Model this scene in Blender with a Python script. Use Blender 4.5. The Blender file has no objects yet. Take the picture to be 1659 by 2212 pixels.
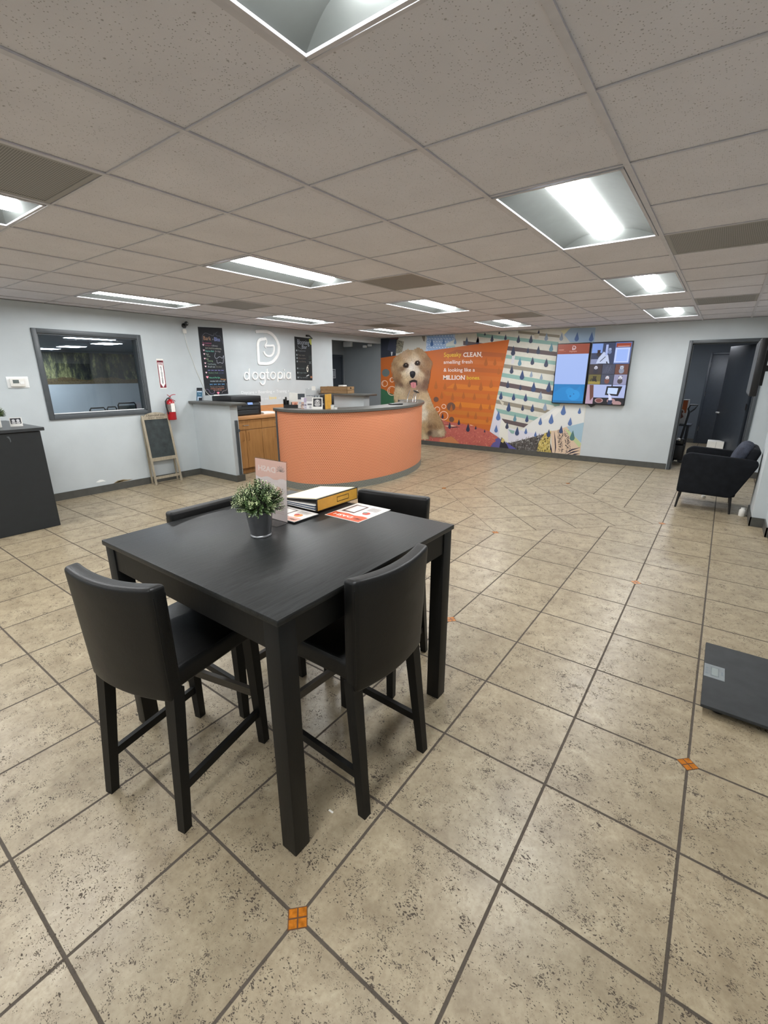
import bpy, bmesh, math, random
from math import sin, cos, pi, radians, sqrt
from mathutils import Vector, Matrix, Quaternion
from mathutils.geometry import tessellate_polygon
random.seed(7)
S = bpy.context.scene
COL = S.collection

# ---------------------------------------------------------------- camera
CAM_H, YAW, PITCH, FPX = 1.59, -0.633, -0.2964, 972.5
cam_d = bpy.data.cameras.new('camera'); cam = bpy.data.objects.new('camera', cam_d); COL.objects.link(cam)
cam.location = (0, 0, CAM_H)
cam.rotation_euler = (pi / 2 + PITCH, 0, -YAW)
cam_d.sensor_fit = 'HORIZONTAL'; cam_d.sensor_width = 36.0
cam_d.lens = FPX / 1659 * 36.0
cam_d.clip_start = 0.02; cam_d.clip_end = 60
S.camera = cam
# ---------------------------------------------------------------- world and exposure
w = bpy.data.worlds.new('world'); S.world = w; w.use_nodes = True
w.node_tree.nodes['Background'].inputs[0].default_value = (0.55, 0.62, 0.7, 1)
w.node_tree.nodes['Background'].inputs[1].default_value = 0.05
S.view_settings.view_transform = 'Standard'; S.view_settings.look = 'None'
S.view_settings.gamma = 1; S.view_settings.use_curve_mapping = False
S.view_settings.exposure = 1.14
LAMP_E = 24.0          # strength of the ceiling lamps' diffusers

# ---------------------------------------------------------------- room numbers
H = 2.412; XL = -6.83; YM = 9.18; TS = 0.4605; TX, TY = -0.777, 0.613
M0X, M0Y, MD = -1.0965, 1.739, 0.6096; TZ = 0.925
PL = -0.633

def _ray(u, v):
    f = Vector((sin(YAW) * cos(PITCH), cos(YAW) * cos(PITCH), sin(PITCH)))
    r = Vector((cos(YAW), -sin(YAW), 0)); up = r.cross(f)
    return r * (u - 829.5) / FPX - up * (v - 1106) / FPX + f
def on_x(u, v, x):      # a point of the photo laid on the wall plane x
    d = _ray(u, v); t = x / d.x; return Vector((x, t * d.y, CAM_H + t * d.z))
def on_y(u, v, y):
    d = _ray(u, v); t = y / d.y; return Vector((t * d.x, y, CAM_H + t * d.z))
def on_z(u, v, z):
    d = _ray(u, v); t = (z - CAM_H) / d.z; return Vector((t * d.x, t * d.y, z))

# ---------------------------------------------------------------- colour and material helpers
def lin(c):
    if isinstance(c, str):
        c = tuple(int(c[i:i + 2], 16) for i in (0, 2, 4))
    return tuple(((x / 255) / 12.92 if x / 255 <= 0.04045 else ((x / 255 + 0.055) / 1.055) ** 2.4) for x in c) + (1,)
class NT:
    def __init__(s, name):
        s.m = bpy.data.materials.new(name); s.m.use_nodes = True; s.t = s.m.node_tree
        s.b = s.t.nodes['Principled BSDF']; s.l = s.t.links
    def n(s, typ, **kw):
        nd = s.t.nodes.new(typ)
        for k, v in kw.items(): setattr(nd, k, v)
        return nd
    def put(s, sock, v):
        if hasattr(v, 'links') or isinstance(v, bpy.types.NodeSocket): s.l.new(v, sock)
        else: sock.default_value = v
    def m_(s, op, a, b=0.0, c=None, clamp=False):
        nd = s.n('ShaderNodeMath', operation=op); nd.use_clamp = clamp
        s.put(nd.inputs[0], a); s.put(nd.inputs[1], b)
        if c is not None: s.put(nd.inputs[2], c)
        return nd.outputs[0]
    def mix(s, f, a, b, blend='MIX'):
        nd = s.n('ShaderNodeMix', data_type='RGBA', blend_type=blend)
        s.put(nd.inputs[0], f); s.put(nd.inputs[6], a); s.put(nd.inputs[7], b)
        return nd.outputs[2]
    def coord(s, out='Object', scale=None, rot=None):
        tc = s.n('ShaderNodeTexCoord'); o = tc.outputs[out]
        if scale or rot:
            mp = s.n('ShaderNodeMapping'); s.l.new(o, mp.inputs[0])
            if scale: mp.inputs['Scale'].default_value = scale
            if rot: mp.inputs['Rotation'].default_value = rot
            o = mp.outputs[0]
        return o
    def noise(s, vec, scale, detail=4, rough=.55, dist=0):
        nd = s.n('ShaderNodeTexNoise'); s.l.new(vec, nd.inputs['Vector'])
        nd.inputs['Scale'].default_value = scale; nd.inputs['Detail'].default_value = detail
        nd.inputs['Roughness'].default_value = rough; nd.inputs['Distortion'].default_value = dist
        return nd.outputs['Fac']
    def ramp(s, f, stops):
        nd = s.n('ShaderNodeValToRGB'); s.put(nd.inputs[0], f); e = nd.color_ramp.elements
        while len(e) < len(stops): e.new(0.5)
        for i, (p, c) in enumerate(stops): e[i].position = p; e[i].color = c if len(c) == 4 else lin(c)
        return nd.outputs[0]
    def bump(s, h, dist=.001, strength=1.0):
        nd = s.n('ShaderNodeBump'); nd.inputs['Strength'].default_value = strength
        nd.inputs['Distance'].default_value = dist; s.put(nd.inputs['Height'], h)
        s.l.new(nd.outputs[0], s.b.inputs['Normal']); return nd
    def set(s, **kw):
        for k, v in kw.items(): s.put(s.b.inputs[k.replace('_', ' ')], v)
        return s.m
def plain(name, col, rough=.5, metal=0, spec=.5, var=.06, bscale=0, bdist=.0005, coat=0, nscale=14):
    t = NT(name); v = t.coord(); c = lin(col)
    f = t.noise(v, nscale, 3)
    dk = tuple(x * (1 - var * 2) for x in c[:3]) + (1,); lt = tuple(min(1, x * (1 + var * 2)) for x in c[:3]) + (1,)
    t.set(Base_Color=t.ramp(f, [(.3, dk), (.7, lt)]), Roughness=rough, Metallic=metal, Specular_IOR_Level=spec, Coat_Weight=coat)
    if bscale: t.bump(t.noise(v, bscale, 3), bdist)
    return t.m
def glow(name, col, e):
    t = NT(name); t.set(Base_Color=lin(col), Emission_Color=lin(col), Emission_Strength=e, Roughness=.4); return t.m
MAT = {}

# ---------------------------------------------------------------- mesh builder
class MB:
    def __init__(s): s.v = []; s.f = []; s.mi = []; s.uv = {}; s.sm = []
    def add(s, vs, fs, mi=0, smooth=False):
        b = len(s.v); s.v += [tuple(x) for x in vs]
        for f in fs: s.f.append(tuple(b + i for i in f)); s.mi.append(mi); s.sm.append(smooth)
        return s
    def box(s, x0, x1, y0, y1, z0, z1, mi=0, M=None):
        vs = [Vector((x, y, z)) for x in (x0, x1) for y in (y0, y1) for z in (z0, z1)]
        if M is not None: vs = [M @ p for p in vs]
        return s.add(vs, [(0, 1, 3, 2), (4, 6, 7, 5), (0, 4, 5, 1), (2, 3, 7, 6), (0, 2, 6, 4), (1, 5, 7, 3)], mi)
    def frombm(s, bm, mi=0, smooth=True, M=None):
        bm.verts.index_update()
        vs = [(M @ v.co if M is not None else v.co.copy()) for v in bm.verts]
        s.add(vs, [tuple(v.index for v in f.verts) for f in bm.faces], mi, smooth); bm.free(); return s
    def rbox(s, x0, x1, y0, y1, z0, z1, r=.01, seg=3, mi=0, M=None, cuts=None, fn=None):
        bm = bmesh.new(); bmesh.ops.create_cube(bm, size=1)
        for v in bm.verts: v.co = Vector((x0 + (v.co.x + .5) * (x1 - x0), y0 + (v.co.y + .5) * (y1 - y0), z0 + (v.co.z + .5) * (z1 - z0)))
        r = min(r, .49 * min(x1 - x0, y1 - y0, z1 - z0))
        bmesh.ops.bevel(bm, geom=bm.edges[:], offset=r, segments=seg, profile=.5, affect='EDGES')
        if cuts:
            lo = (x0, y0, z0); hi = (x1, y1, z1)
            for ax, n in enumerate(cuts):
                for i in range(1, n):
                    c = [0, 0, 0]; c[ax] = lo[ax] + (hi[ax] - lo[ax]) * i / n; no = [0, 0, 0]; no[ax] = 1
                    bmesh.ops.bisect_plane(bm, geom=bm.verts[:] + bm.edges[:] + bm.faces[:], plane_co=c, plane_no=no)
        if fn:
            for v in bm.verts: v.co = Vector(fn(*v.co))
        return s.frombm(bm, mi, True, M)
    def taper(s, p0, p1, w0, w1, mi=0, d0=None, d1=None):   # square post between two points
        p0 = Vector(p0); p1 = Vector(p1); d0 = d0 or w0; d1 = d1 or w1
        vs = []
        for p, w_, d_ in ((p0, w0, d0), (p1, w1, d1)):
            vs += [p + Vector((a * w_ / 2, b * d_ / 2, 0)) for a, b in ((-1, -1), (1, -1), (1, 1), (-1, 1))]
        return s.add(vs, [(3, 2, 1, 0), (4, 5, 6, 7)] + [(i, (i + 1) % 4, 4 + (i + 1) % 4, 4 + i) for i in range(4)], mi)
    def beam(s, p0, p1, w_, h_, mi=0, up=(0, 0, 1)):         # rectangular bar along a line
        p0 = Vector(p0); p1 = Vector(p1); d = (p1 - p0).normalized(); sd = d.cross(Vector(up)).normalized(); u = sd.cross(d)
        vs = [p + sd * a * w_ / 2 + u * b * h_ / 2 for p in (p0, p1) for a, b in ((-1, -1), (1, -1), (1, 1), (-1, 1))]
        return s.add(vs, [(3, 2, 1, 0), (4, 5, 6, 7)] + [(i, (i + 1) % 4, 4 + (i + 1) % 4, 4 + i) for i in range(4)], mi)
    def tube(s, pts, r, n=10, mi=0, closed=False, cap=True):
        pts = [Vector(p) for p in pts]; k = len(pts); rings = []; prev = None
        rr = r if isinstance(r, (list, tuple)) else [r] * k
        for i, p in enumerate(pts):
            a = pts[(i - 1) % k] if (closed or i > 0) else p; b = pts[(i + 1) % k] if (closed or i < k - 1) else p
            d = (b - a).normalized()
            if prev is None: sd = d.cross(Vector((0, 0, 1)) if abs(d.z) < .9 else Vector((1, 0, 0))).normalized()
            else: sd = (prev - d * prev.dot(d)).normalized()
            prev = sd; u = d.cross(sd)
            rings.append([p + (sd * cos(2 * pi * j / n) + u * sin(2 * pi * j / n)) * rr[i] for j in range(n)])
        vs = [q for rg in rings for q in rg]; fs = []
        for i in range(k if closed else k - 1):
            for j in range(n):
                fs.append((i * n + j, i * n + (j + 1) % n, ((i + 1) % k) * n + (j + 1) % n, ((i + 1) % k) * n + j))
        s.add(vs, fs, mi, True)
        if cap and not closed:
            s.add(rings[0], [tuple(range(n))[::-1]], mi); s.add(rings[-1], [tuple(range(n))], mi)
        return s
    def lathe(s, c, prof, n=32, mi=0, smooth=True, M=None):   # profile of (r, z)
        vs = []; fs = []; k = len(prof)
        for r, z in prof:
            for j in range(n):
                p = Vector((r * cos(2 * pi * j / n), r * sin(2 * pi * j / n), z))
                if M is not None: p = M @ p
                vs.append(p + Vector(c))
        for i in range(k - 1):
            for j in range(n): fs.append((i * n + j, i * n + (j + 1) % n, (i + 1) * n + (j + 1) % n, (i + 1) * n + j))
        return s.add(vs, fs, mi, smooth)
    def cyl(s, c, r, h, n=24, mi=0, axis='z'):
        M = {'z': Matrix.Identity(3), 'x': Matrix.Rotation(pi / 2, 3, 'Y'), 'y': Matrix.Rotation(-pi / 2, 3, 'X')}[axis]
        s.lathe(c, [(r, 0), (r, h)], n, mi, True, M); b = Vector(c)
        ring = [M @ Vector((r * cos(2 * pi * j / n), r * sin(2 * pi * j / n), 0)) for j in range(n)]
        hh = M @ Vector((0, 0, h))
        s.add([b + q for q in ring], [tuple(range(n))[::-1]], mi); s.add([b + q + hh for q in ring], [tuple(range(n))], mi)
        return s
    def prism(s, pts, dirv, mi=0):                            # outline extruded along a vector
        n = len(pts); pts = [Vector(p) for p in pts]; d = Vector(dirv)
        s.add(pts + [p + d for p in pts], [tuple(range(n))[::-1], tuple(range(n, 2 * n))] + [(i, (i + 1) % n, n + (i + 1) % n, n + i) for i in range(n)], mi)
        return s
    def build(s, name, mats, parent=None, loc=None, uvf=None):
        if not isinstance(mats, (list, tuple)): mats = [mats]
        off = Vector((0, 0, 0)); p = parent
        while p is not None: off += p.location; p = p.parent
        me = bpy.data.meshes.new(name)
        base = Vector(loc) if loc else Vector((0, 0, 0))
        if parent is None and loc is None and s.v:
            xs = [v[0] for v in s.v]; ys = [v[1] for v in s.v]; zs = [v[2] for v in s.v]
            base = Vector(((min(xs) + max(xs)) / 2, (min(ys) + max(ys)) / 2, min(zs)))
        sh = off + base
        me.from_pydata([(v[0] - sh.x, v[1] - sh.y, v[2] - sh.z) for v in s.v], [], s.f)
        for m in mats: me.materials.append(m)
        for i, pl in enumerate(me.polygons): pl.material_index = s.mi[i]; pl.use_smooth = s.sm[i]
        if uvf:
            uv = me.uv_layers.new(name='uv')
            for pl in me.polygons:
                for li in pl.loop_indices:
                    uv.data[li].uv = uvf(Vector(s.v[me.loops[li].vertex_index]), pl.normal)
        me.validate(); me.update()
        bm = bmesh.new(); bm.from_mesh(me); bmesh.ops.remove_doubles(bm, verts=bm.verts, dist=1e-6)
        bmesh.ops.recalc_face_normals(bm, faces=bm.faces); bm.to_mesh(me); bm.free()
        o = bpy.data.objects.new(name, me); COL.objects.link(o); o.location = base
        if parent is not None: o.parent = parent
        if any(s.sm): 
            try: me.set_sharp_from_angle(angle=radians(42))
            except Exception: pass
        return o
def tag(o, label, cat, group=None):
    o['label'] = label; o['category'] = cat
    if group: o['group'] = group
    return o
def thing(name, label, cat, loc, group=None):
    o = bpy.data.objects.new(name, None); COL.objects.link(o); o.location = loc; o.empty_display_size = .05
    return tag(o, label, cat, group)
def struct(o): o['kind'] = 'structure'; return o
def copy_tree(o, parent=None):
    c = o.copy(); COL.objects.link(c); c.parent = parent
    for ch in list(o.children): copy_tree(ch, c)
    return c

# ---------------------------------------------------------------- flat printed / painted art
_tc = {}
def text_mesh(txt, font=None, bold=0.0):
    k = (txt, bold)
    if k not in _tc:
        cu = bpy.data.curves.new('lettering', 'FONT'); cu.body = txt; cu.size = 1; cu.offset = bold; cu.resolution_u = 3
        o = bpy.data.objects.new('lettering', cu); COL.objects.link(o)
        dg = bpy.context.evaluated_depsgraph_get(); me = bpy.data.meshes.new_from_object(o.evaluated_get(dg))
        vs = [(v.co.x, v.co.y) for v in me.vertices]; fs = [tuple(p.vertices) for p in me.polygons]
        bpy.data.objects.remove(o); bpy.data.curves.remove(cu); bpy.data.meshes.remove(me)
        _tc[k] = (vs, fs)
    return _tc[k]
class Art:
    """Layers of coloured outlines on the plane O + a*U + b*V, each layer a hair further out along N."""
    def __init__(s, O, U, V, step=.00025, bound=None):
        s.O = Vector(O); s.U = Vector(U).normalized(); s.V = Vector(V).normalized(); s.N = s.U.cross(s.V); s.step = step
        s.v = []; s.f = []; s.c = []; s.d = step; s.bound = bound
    def P(s, a, b):
        if s.bound: a = min(max(a, s.bound[0]), s.bound[1]); b = min(max(b, s.bound[2]), s.bound[3])
        return s.O + s.U * a + s.V * b + s.N * s.d
    def raw(s, pts, faces, col):
        b0 = len(s.v); s.v += [s.P(*p) for p in pts]; cl = lin(col) if not (isinstance(col, tuple) and len(col) == 4) else col
        for f in faces: s.f.append(tuple(b0 + i for i in f)); s.c.append(cl)
    def poly(s, pts, col, up=True):
        tri = tessellate_polygon([[Vector((p[0], p[1], 0)) for p in pts]])
        s.raw(pts, [tuple(t) for t in tri], col)
        if up: s.d += s.step
    def rect(s, a0, a1, b0, b1, col, up=True): s.raw([(a0, b0), (a1, b0), (a1, b1), (a0, b1)], [(0, 1, 2, 3)], col); s.d += s.step if up else 0
    def circ(s, a, b, r, col, ry=None, n=24, up=True):
        ry = ry or r; s.raw([(a + r * cos(2 * pi * i / n), b + ry * sin(2 * pi * i / n)) for i in range(n)], [tuple(range(n))], col); s.d += s.step if up else 0
    def ring(s, a, b, r, t, col, ry=None, n=28, a0=0, a1=2 * pi, up=True):
        ry = ry or r; pts = []
        for i in range(n + 1):
            an = a0 + (a1 - a0) * i / n
            pts += [(a + (r - t / 2) * cos(an), b + (ry - t / 2) * sin(an)), (a + (r + t / 2) * cos(an), b + (ry + t / 2) * sin(an))]
        s.raw(pts, [(2 * i, 2 * i + 1, 2 * i + 3, 2 * i + 2) for i in range(n)], col); s.d += s.step if up else 0
    def stroke(s, pts, w_, col, up=True, taper=False):
        pts = [Vector((p[0], p[1])) for p in pts]; k = len(pts); L = []
        for i, p in enumerate(pts):
            d = (pts[min(i + 1, k - 1)] - pts[max(i - 1, 0)]); d = d.normalized() if d.length > 0 else Vector((1, 0)); n = Vector((-d.y, d.x))
            hw = w_ / 2 * ((1 - abs(2 * i / (k - 1) - 1) * .85) if taper else 1)
            L += [tuple(p + n * hw), tuple(p - n * hw)]
        s.raw(L, [(2 * i, 2 * i + 1, 2 * i + 3, 2 * i + 2) for i in range(k - 1)], col); s.d += s.step if up else 0
    def text(s, txt, a, b, size, col, bold=0.0, width=None, slant=0, mirror=False, rot=0, align='l'):
        vs, fs = text_mesh(txt, bold=bold)
        if not vs: return 0
        x0 = min(v[0] for v in vs); x1 = max(v[0] for v in vs); W = (x1 - x0) or 1
        sx = size if width is None else width / W
        tot = W * sx; off = {'l': 0, 'c': -tot / 2, 'r': -tot}[align]; pts = []
        for x, y in vs:
            px = (x - x0) * sx + y * size * slant; py = y * size
            if mirror: px = tot - px
            px += off; pts.append((a + px * cos(rot) - py * sin(rot), b + px * sin(rot) + py * cos(rot)))
        s.raw(pts, fs, col); s.d += s.step; return tot
    def build(s, name, mat, parent=None, thick=0):
        off = Vector((0, 0, 0)); p = parent
        while p is not None: off += p.location; p = p.parent
        base = s.O if parent is None else Vector((0, 0, 0)); sh = off + base
        me = bpy.data.meshes.new(name); me.from_pydata([v - sh for v in s.v], [], s.f)
        ca = me.color_attributes.new('tint', 'FLOAT_COLOR', 'CORNER'); li = 0
        for pl, c in zip(me.polygons, s.c):
            for l in pl.loop_indices: ca.data[l].color = c
        me.materials.append(mat); me.update()
        o = bpy.data.objects.new(name, me); COL.objects.link(o); o.location = base
        if parent is not None: o.parent = parent
        return o
def print_mat(name, rough=.55, emit=0, gain=1.0, alpha=1.0, black=False):
    t = NT(name); a = t.n('ShaderNodeAttribute', attribute_name='tint')
    t.set(Base_Color=(.01, .01, .012, 1) if black else a.outputs[0], Roughness=rough)
    if emit: t.set(Emission_Color=a.outputs[0], Emission_Strength=emit)
    if alpha < 1: t.set(Alpha=alpha)
    return t.m
PRINT = print_mat('printed_ink'); SCREEN = print_mat('lit_screen', .3, .43, black=True); CHALK = print_mat('chalk_marks', .9)

# ---------------------------------------------------------------- materials
def m_tiles():
    t = NT('speckled_floor_tile'); g = t.n('ShaderNodeNewGeometry'); out = []
    def mk(rotated):
        sep = t.n('ShaderNodeSeparateXYZ')
        mp = t.n('ShaderNodeMapping'); t.l.new(g.outputs['Position'], mp.inputs[0])
        return mp, sep
    mp = t.n('ShaderNodeMapping', vector_type='POINT'); t.l.new(g.outputs['Position'], mp.inputs[0])
    return t, mp, g
def floor_mat(name, rot, ox, oy):
    t = NT(name); g = t.n('ShaderNodeNewGeometry'); pos = g.outputs['Position']
    rotn = t.n('ShaderNodeVectorRotate', rotation_type='Z_AXIS'); t.l.new(pos, rotn.inputs['Vector'])
    rotn.inputs['Center'].default_value = (ox, oy, 0); rotn.inputs['Angle'].default_value = rot
    sub = t.n('ShaderNodeVectorMath', operation='SUBTRACT'); t.l.new(rotn.outputs[0], sub.inputs[0]); sub.inputs[1].default_value = (ox, oy, 0)
    sc = t.n('ShaderNodeVectorMath', operation='SCALE'); t.l.new(sub.outputs[0], sc.inputs[0]); sc.inputs['Scale'].default_value = 1 / TS
    sep = t.n('ShaderNodeSeparateXYZ'); t.l.new(sc.outputs[0], sep.inputs[0])
    def edge(c): return t.m_('PINGPONG', c, .5)       # distance to the nearest joint, in tiles
    wob = t.m_('MULTIPLY', t.m_('SUBTRACT', t.noise(pos, 30, 2), .5), .004)
    ex = t.m_('ADD', edge(sep.outputs[0]), wob); ey = t.m_('ADD', edge(sep.outputs[1]), wob)
    e = t.m_('MINIMUM', ex, ey)
    mr = t.n('ShaderNodeMapRange', interpolation_type='SMOOTHSTEP'); t.l.new(e, mr.inputs[0]); mr.inputs[1].default_value = .0085; mr.inputs[2].default_value = .0125
    tile = mr.outputs[0]                             # 0 in the joint, 1 on the tile
    fl = t.n('ShaderNodeVectorMath', operation='FLOOR'); t.l.new(sc.outputs[0], fl.inputs[0])
    wn = t.n('ShaderNodeTexWhiteNoise', noise_dimensions='3D'); t.l.new(fl.outputs[0], wn.inputs[0])
    # per-tile shift of the pattern
    sh = t.n('ShaderNodeVectorMath', operation='SCALE'); t.l.new(wn.outputs['Color'], sh.inputs[0]); sh.inputs['Scale'].default_value = 9.0
    pp = t.n('ShaderNodeVectorMath', operation='ADD'); t.l.new(pos, pp.inputs[0]); t.l.new(sh.outputs[0], pp.inputs[1]); p2 = pp.outputs[0]
    base = t.ramp(t.noise(p2, 7, 6, .65, .4), [(.25, lin((134, 119, 96))), (.45, lin((158, 144, 119))), (.62, lin((172, 158, 132))), (.8, lin((187, 175, 149)))])
    fine = t.noise(p2, 60, 4, .7)
    base = t.mix(t.m_('MULTIPLY', t.m_('SUBTRACT', fine, .42, clamp=True), 1.6, clamp=True), base, lin((130, 113, 90)))
    tint = t.m_('ADD', .93, t.m_('MULTIPLY', wn.outputs['Value'], .12))
    hs = t.n('ShaderNodeHueSaturation'); t.l.new(base, hs.inputs['Color']); t.l.new(tint, hs.inputs['Value']); base = hs.outputs[0]
    # pitted specks, in clumps
    st = t.n('ShaderNodeMapping'); t.l.new(p2, st.inputs[0]); st.inputs['Scale'].default_value = (1, 1.5, 1); st.inputs['Rotation'].default_value = (0, 0, .7)
    dn = t.n('ShaderNodeTexNoise'); t.l.new(st.outputs[0], dn.inputs['Vector']); dn.inputs['Scale'].default_value = 55; dn.inputs['Detail'].default_value = 2
    dv = t.n('ShaderNodeVectorMath', operation='SCALE'); t.l.new(dn.outputs['Color'], dv.inputs[0]); dv.inputs['Scale'].default_value = .03
    da = t.n('ShaderNodeVectorMath', operation='ADD'); t.l.new(st.outputs[0], da.inputs[0]); t.l.new(dv.outputs[0], da.inputs[1])
    vo = t.n('ShaderNodeTexVoronoi'); t.l.new(da.outputs[0], vo.inputs['Vector']); vo.inputs['Scale'].default_value = 105
    clump = t.noise(p2, 11, 5, .75)
    rad = t.m_('MULTIPLY', t.m_('SUBTRACT', clump, .40, clamp=True), 2.0)
    sp = t.m_('SUBTRACT', rad, vo.outputs['Distance'])
    spm = t.m_('MULTIPLY', sp, 14, clamp=True)
    wsp = t.n('ShaderNodeSeparateColor'); t.l.new(vo.outputs['Color'], wsp.inputs[0])
    spm = t.m_('MULTIPLY', spm, t.m_('GREATER_THAN', wsp.outputs[0], .28))
    vo2 = t.n('ShaderNodeTexVoronoi'); t.l.new(da.outputs[0], vo2.inputs['Vector']); vo2.inputs['Scale'].default_value = 190
    ws2 = t.n('ShaderNodeSeparateColor'); t.l.new(vo2.outputs['Color'], ws2.inputs[0]); cl2 = t.noise(p2, 21, 4, .7)
    sp2 = t.m_('MULTIPLY', t.m_('MULTIPLY', t.m_('SUBTRACT', t.m_('MULTIPLY', t.m_('SUBTRACT', cl2, .42, clamp=True), 2.6), vo2.outputs['Distance']), 10, clamp=True), t.m_('GREATER_THAN', ws2.outputs[0], .45))
    spm = t.m_('MAXIMUM', t.m_('MULTIPLY', spm, .9), t.m_('MULTIPLY', sp2, .8))
    col = t.mix(spm, base, lin((52, 40, 29)))
    grout = t.mix(t.noise(pos, 40, 3), lin((66, 58, 50)), lin((88, 78, 66)))
    col = t.mix(tile, grout, col)
    rgh = t.m_('ADD', .27, t.m_('MULTIPLY', t.noise(p2, 18, 4), .16))
    rgh = t.m_('ADD', rgh, t.m_('MULTIPLY', spm, .3)); rgh = t.m_('ADD', rgh, t.m_('MULTIPLY', t.m_('SUBTRACT', 1, tile), .4))
    t.set(Base_Color=col, Roughness=rgh, Specular_IOR_Level=.5)
    h = t.m_('SUBTRACT', t.m_('ADD', t.m_('MULTIPLY', tile, 1.0), t.m_('MULTIPLY', t.noise(p2, 25, 3), .25)), t.m_('MULTIPLY', spm, .35))
    t.bump(h, .0022, .8)
    return t.m
MAT['floor'] = floor_mat('floor_tile_straight', 0, TX, TY)
INX, INY = TX - 2 * TS, TY + 8 * TS
MAT['floor_diag'] = floor_mat('floor_tile_diagonal', -pi / 4, INX, INY)
MAT['amber'] = plain('amber_glazed_inset', (178, 106, 30), .25, var=.15, nscale=60)
MAT['amber_joint'] = plain('inset_joint', (96, 62, 32), .8)
def wall_mat(name, c, rough=.62, b=.0012):
    t = NT(name); v = t.n('ShaderNodeNewGeometry').outputs['Position']; c = lin(c)
    f = t.noise(v, 2.2, 4); dk = tuple(x * .95 for x in c[:3]) + (1,); lt = tuple(min(1, x * 1.04) for x in c[:3]) + (1,)
    t.set(Base_Color=t.ramp(f, [(.3, dk), (.7, lt)]), Roughness=rough, Specular_IOR_Level=.35)
    t.bump(t.noise(v, 95, 3, .6), b, .6); return t.m
MAT['wall'] = wall_mat('painted_wall', (191, 198, 201))
MAT['wall_grey'] = wall_mat('grey_painted_wall', (133, 138, 141))
MAT['wall_dark'] = wall_mat('charcoal_painted_wall', (92, 98, 104))
MAT['trim'] = plain('dark_grey_trim', (74, 79, 83), .42, var=.04)
MAT['basegrey'] = plain('vinyl_cove_base', (78, 78, 74), .45, var=.05)
MAT['door'] = plain('slate_painted_door', (56, 62, 70), .4, var=.04)
def ceil_mat():
    t = NT('fissured_ceiling_tile'); v = t.n('ShaderNodeNewGeometry').outputs['Position']
    base = t.ramp(t.noise(v, 2.5, 4), [(.3, lin((214, 212, 218))), (.7, lin((223, 221, 227)))])
    vo = t.n('ShaderNodeTexVoronoi'); t.l.new(v, vo.inputs['Vector']); vo.inputs['Scale'].default_value = 135
    sc = t.n('ShaderNodeSeparateColor'); t.l.new(vo.outputs['Color'], sc.inputs[0])
    m = t.m_('MULTIPLY', t.m_('MULTIPLY', t.m_('SUBTRACT', .30, vo.outputs['Distance'], clamp=True), 8, clamp=True), t.m_('GREATER_THAN', sc.outputs[0], .62))
    vo2 = t.n('ShaderNodeTexVoronoi'); t.l.new(v, vo2.inputs['Vector']); vo2.inputs['Scale'].default_value = 34
    sc2 = t.n('ShaderNodeSeparateColor'); t.l.new(vo2.outputs['Color'], sc2.inputs[0])
    m2 = t.m_('MULTIPLY', t.m_('MULTIPLY', t.m_('SUBTRACT', .16, vo2.outputs['Distance'], clamp=True), 12, clamp=True), t.m_('GREATER_THAN', sc2.outputs[0], .8))
    m = t.m_('MAXIMUM', m, m2)
    t.set(Base_Color=t.mix(t.m_('MULTIPLY', m, .6), base, lin((120, 112, 110))), Roughness=.9, Specular_IOR_Level=.2)
    t.bump(t.m_('SUBTRACT', t.m_('MULTIPLY', t.noise(v, 160, 3), .6), m), .002, .5); return t.m
MAT['ceil'] = ceil_mat()
MAT['tbar'] = plain('ceiling_grid_bar', (202, 200, 206), .5, var=.03)
MAT['white'] = plain('white_enamel', (240, 241, 240), .4, var=.02)
MAT['reflector'] = plain('lamp_reflector', (98, 101, 99), .9, spec=.05, var=.02)
def lampm():
    t = NT('lamp_diffuser'); t.set(Base_Color=(1, 1, 1, 1), Emission_Color=(.97, .99, 1.0, 1), Emission_Strength=LAMP_E, Roughness=.5); return t.m
MAT['lamp'] = lampm()
def ventm():
    t = NT('perforated_vent'); v = t.n('ShaderNodeNewGeometry').outputs['Position']
    vo = t.n('ShaderNodeTexVoronoi'); vo.inputs['Randomness'].default_value = 0; t.l.new(v, vo.inputs['Vector']); vo.inputs['Scale'].default_value = 110
    m = t.m_('LESS_THAN', vo.outputs['Distance'], .4)
    t.set(Base_Color=t.mix(m, lin((158, 155, 152)), lin((88, 86, 84))), Roughness=.6); t.bump(m, .001, -.5); return t.m
MAT['vent'] = ventm()
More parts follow.
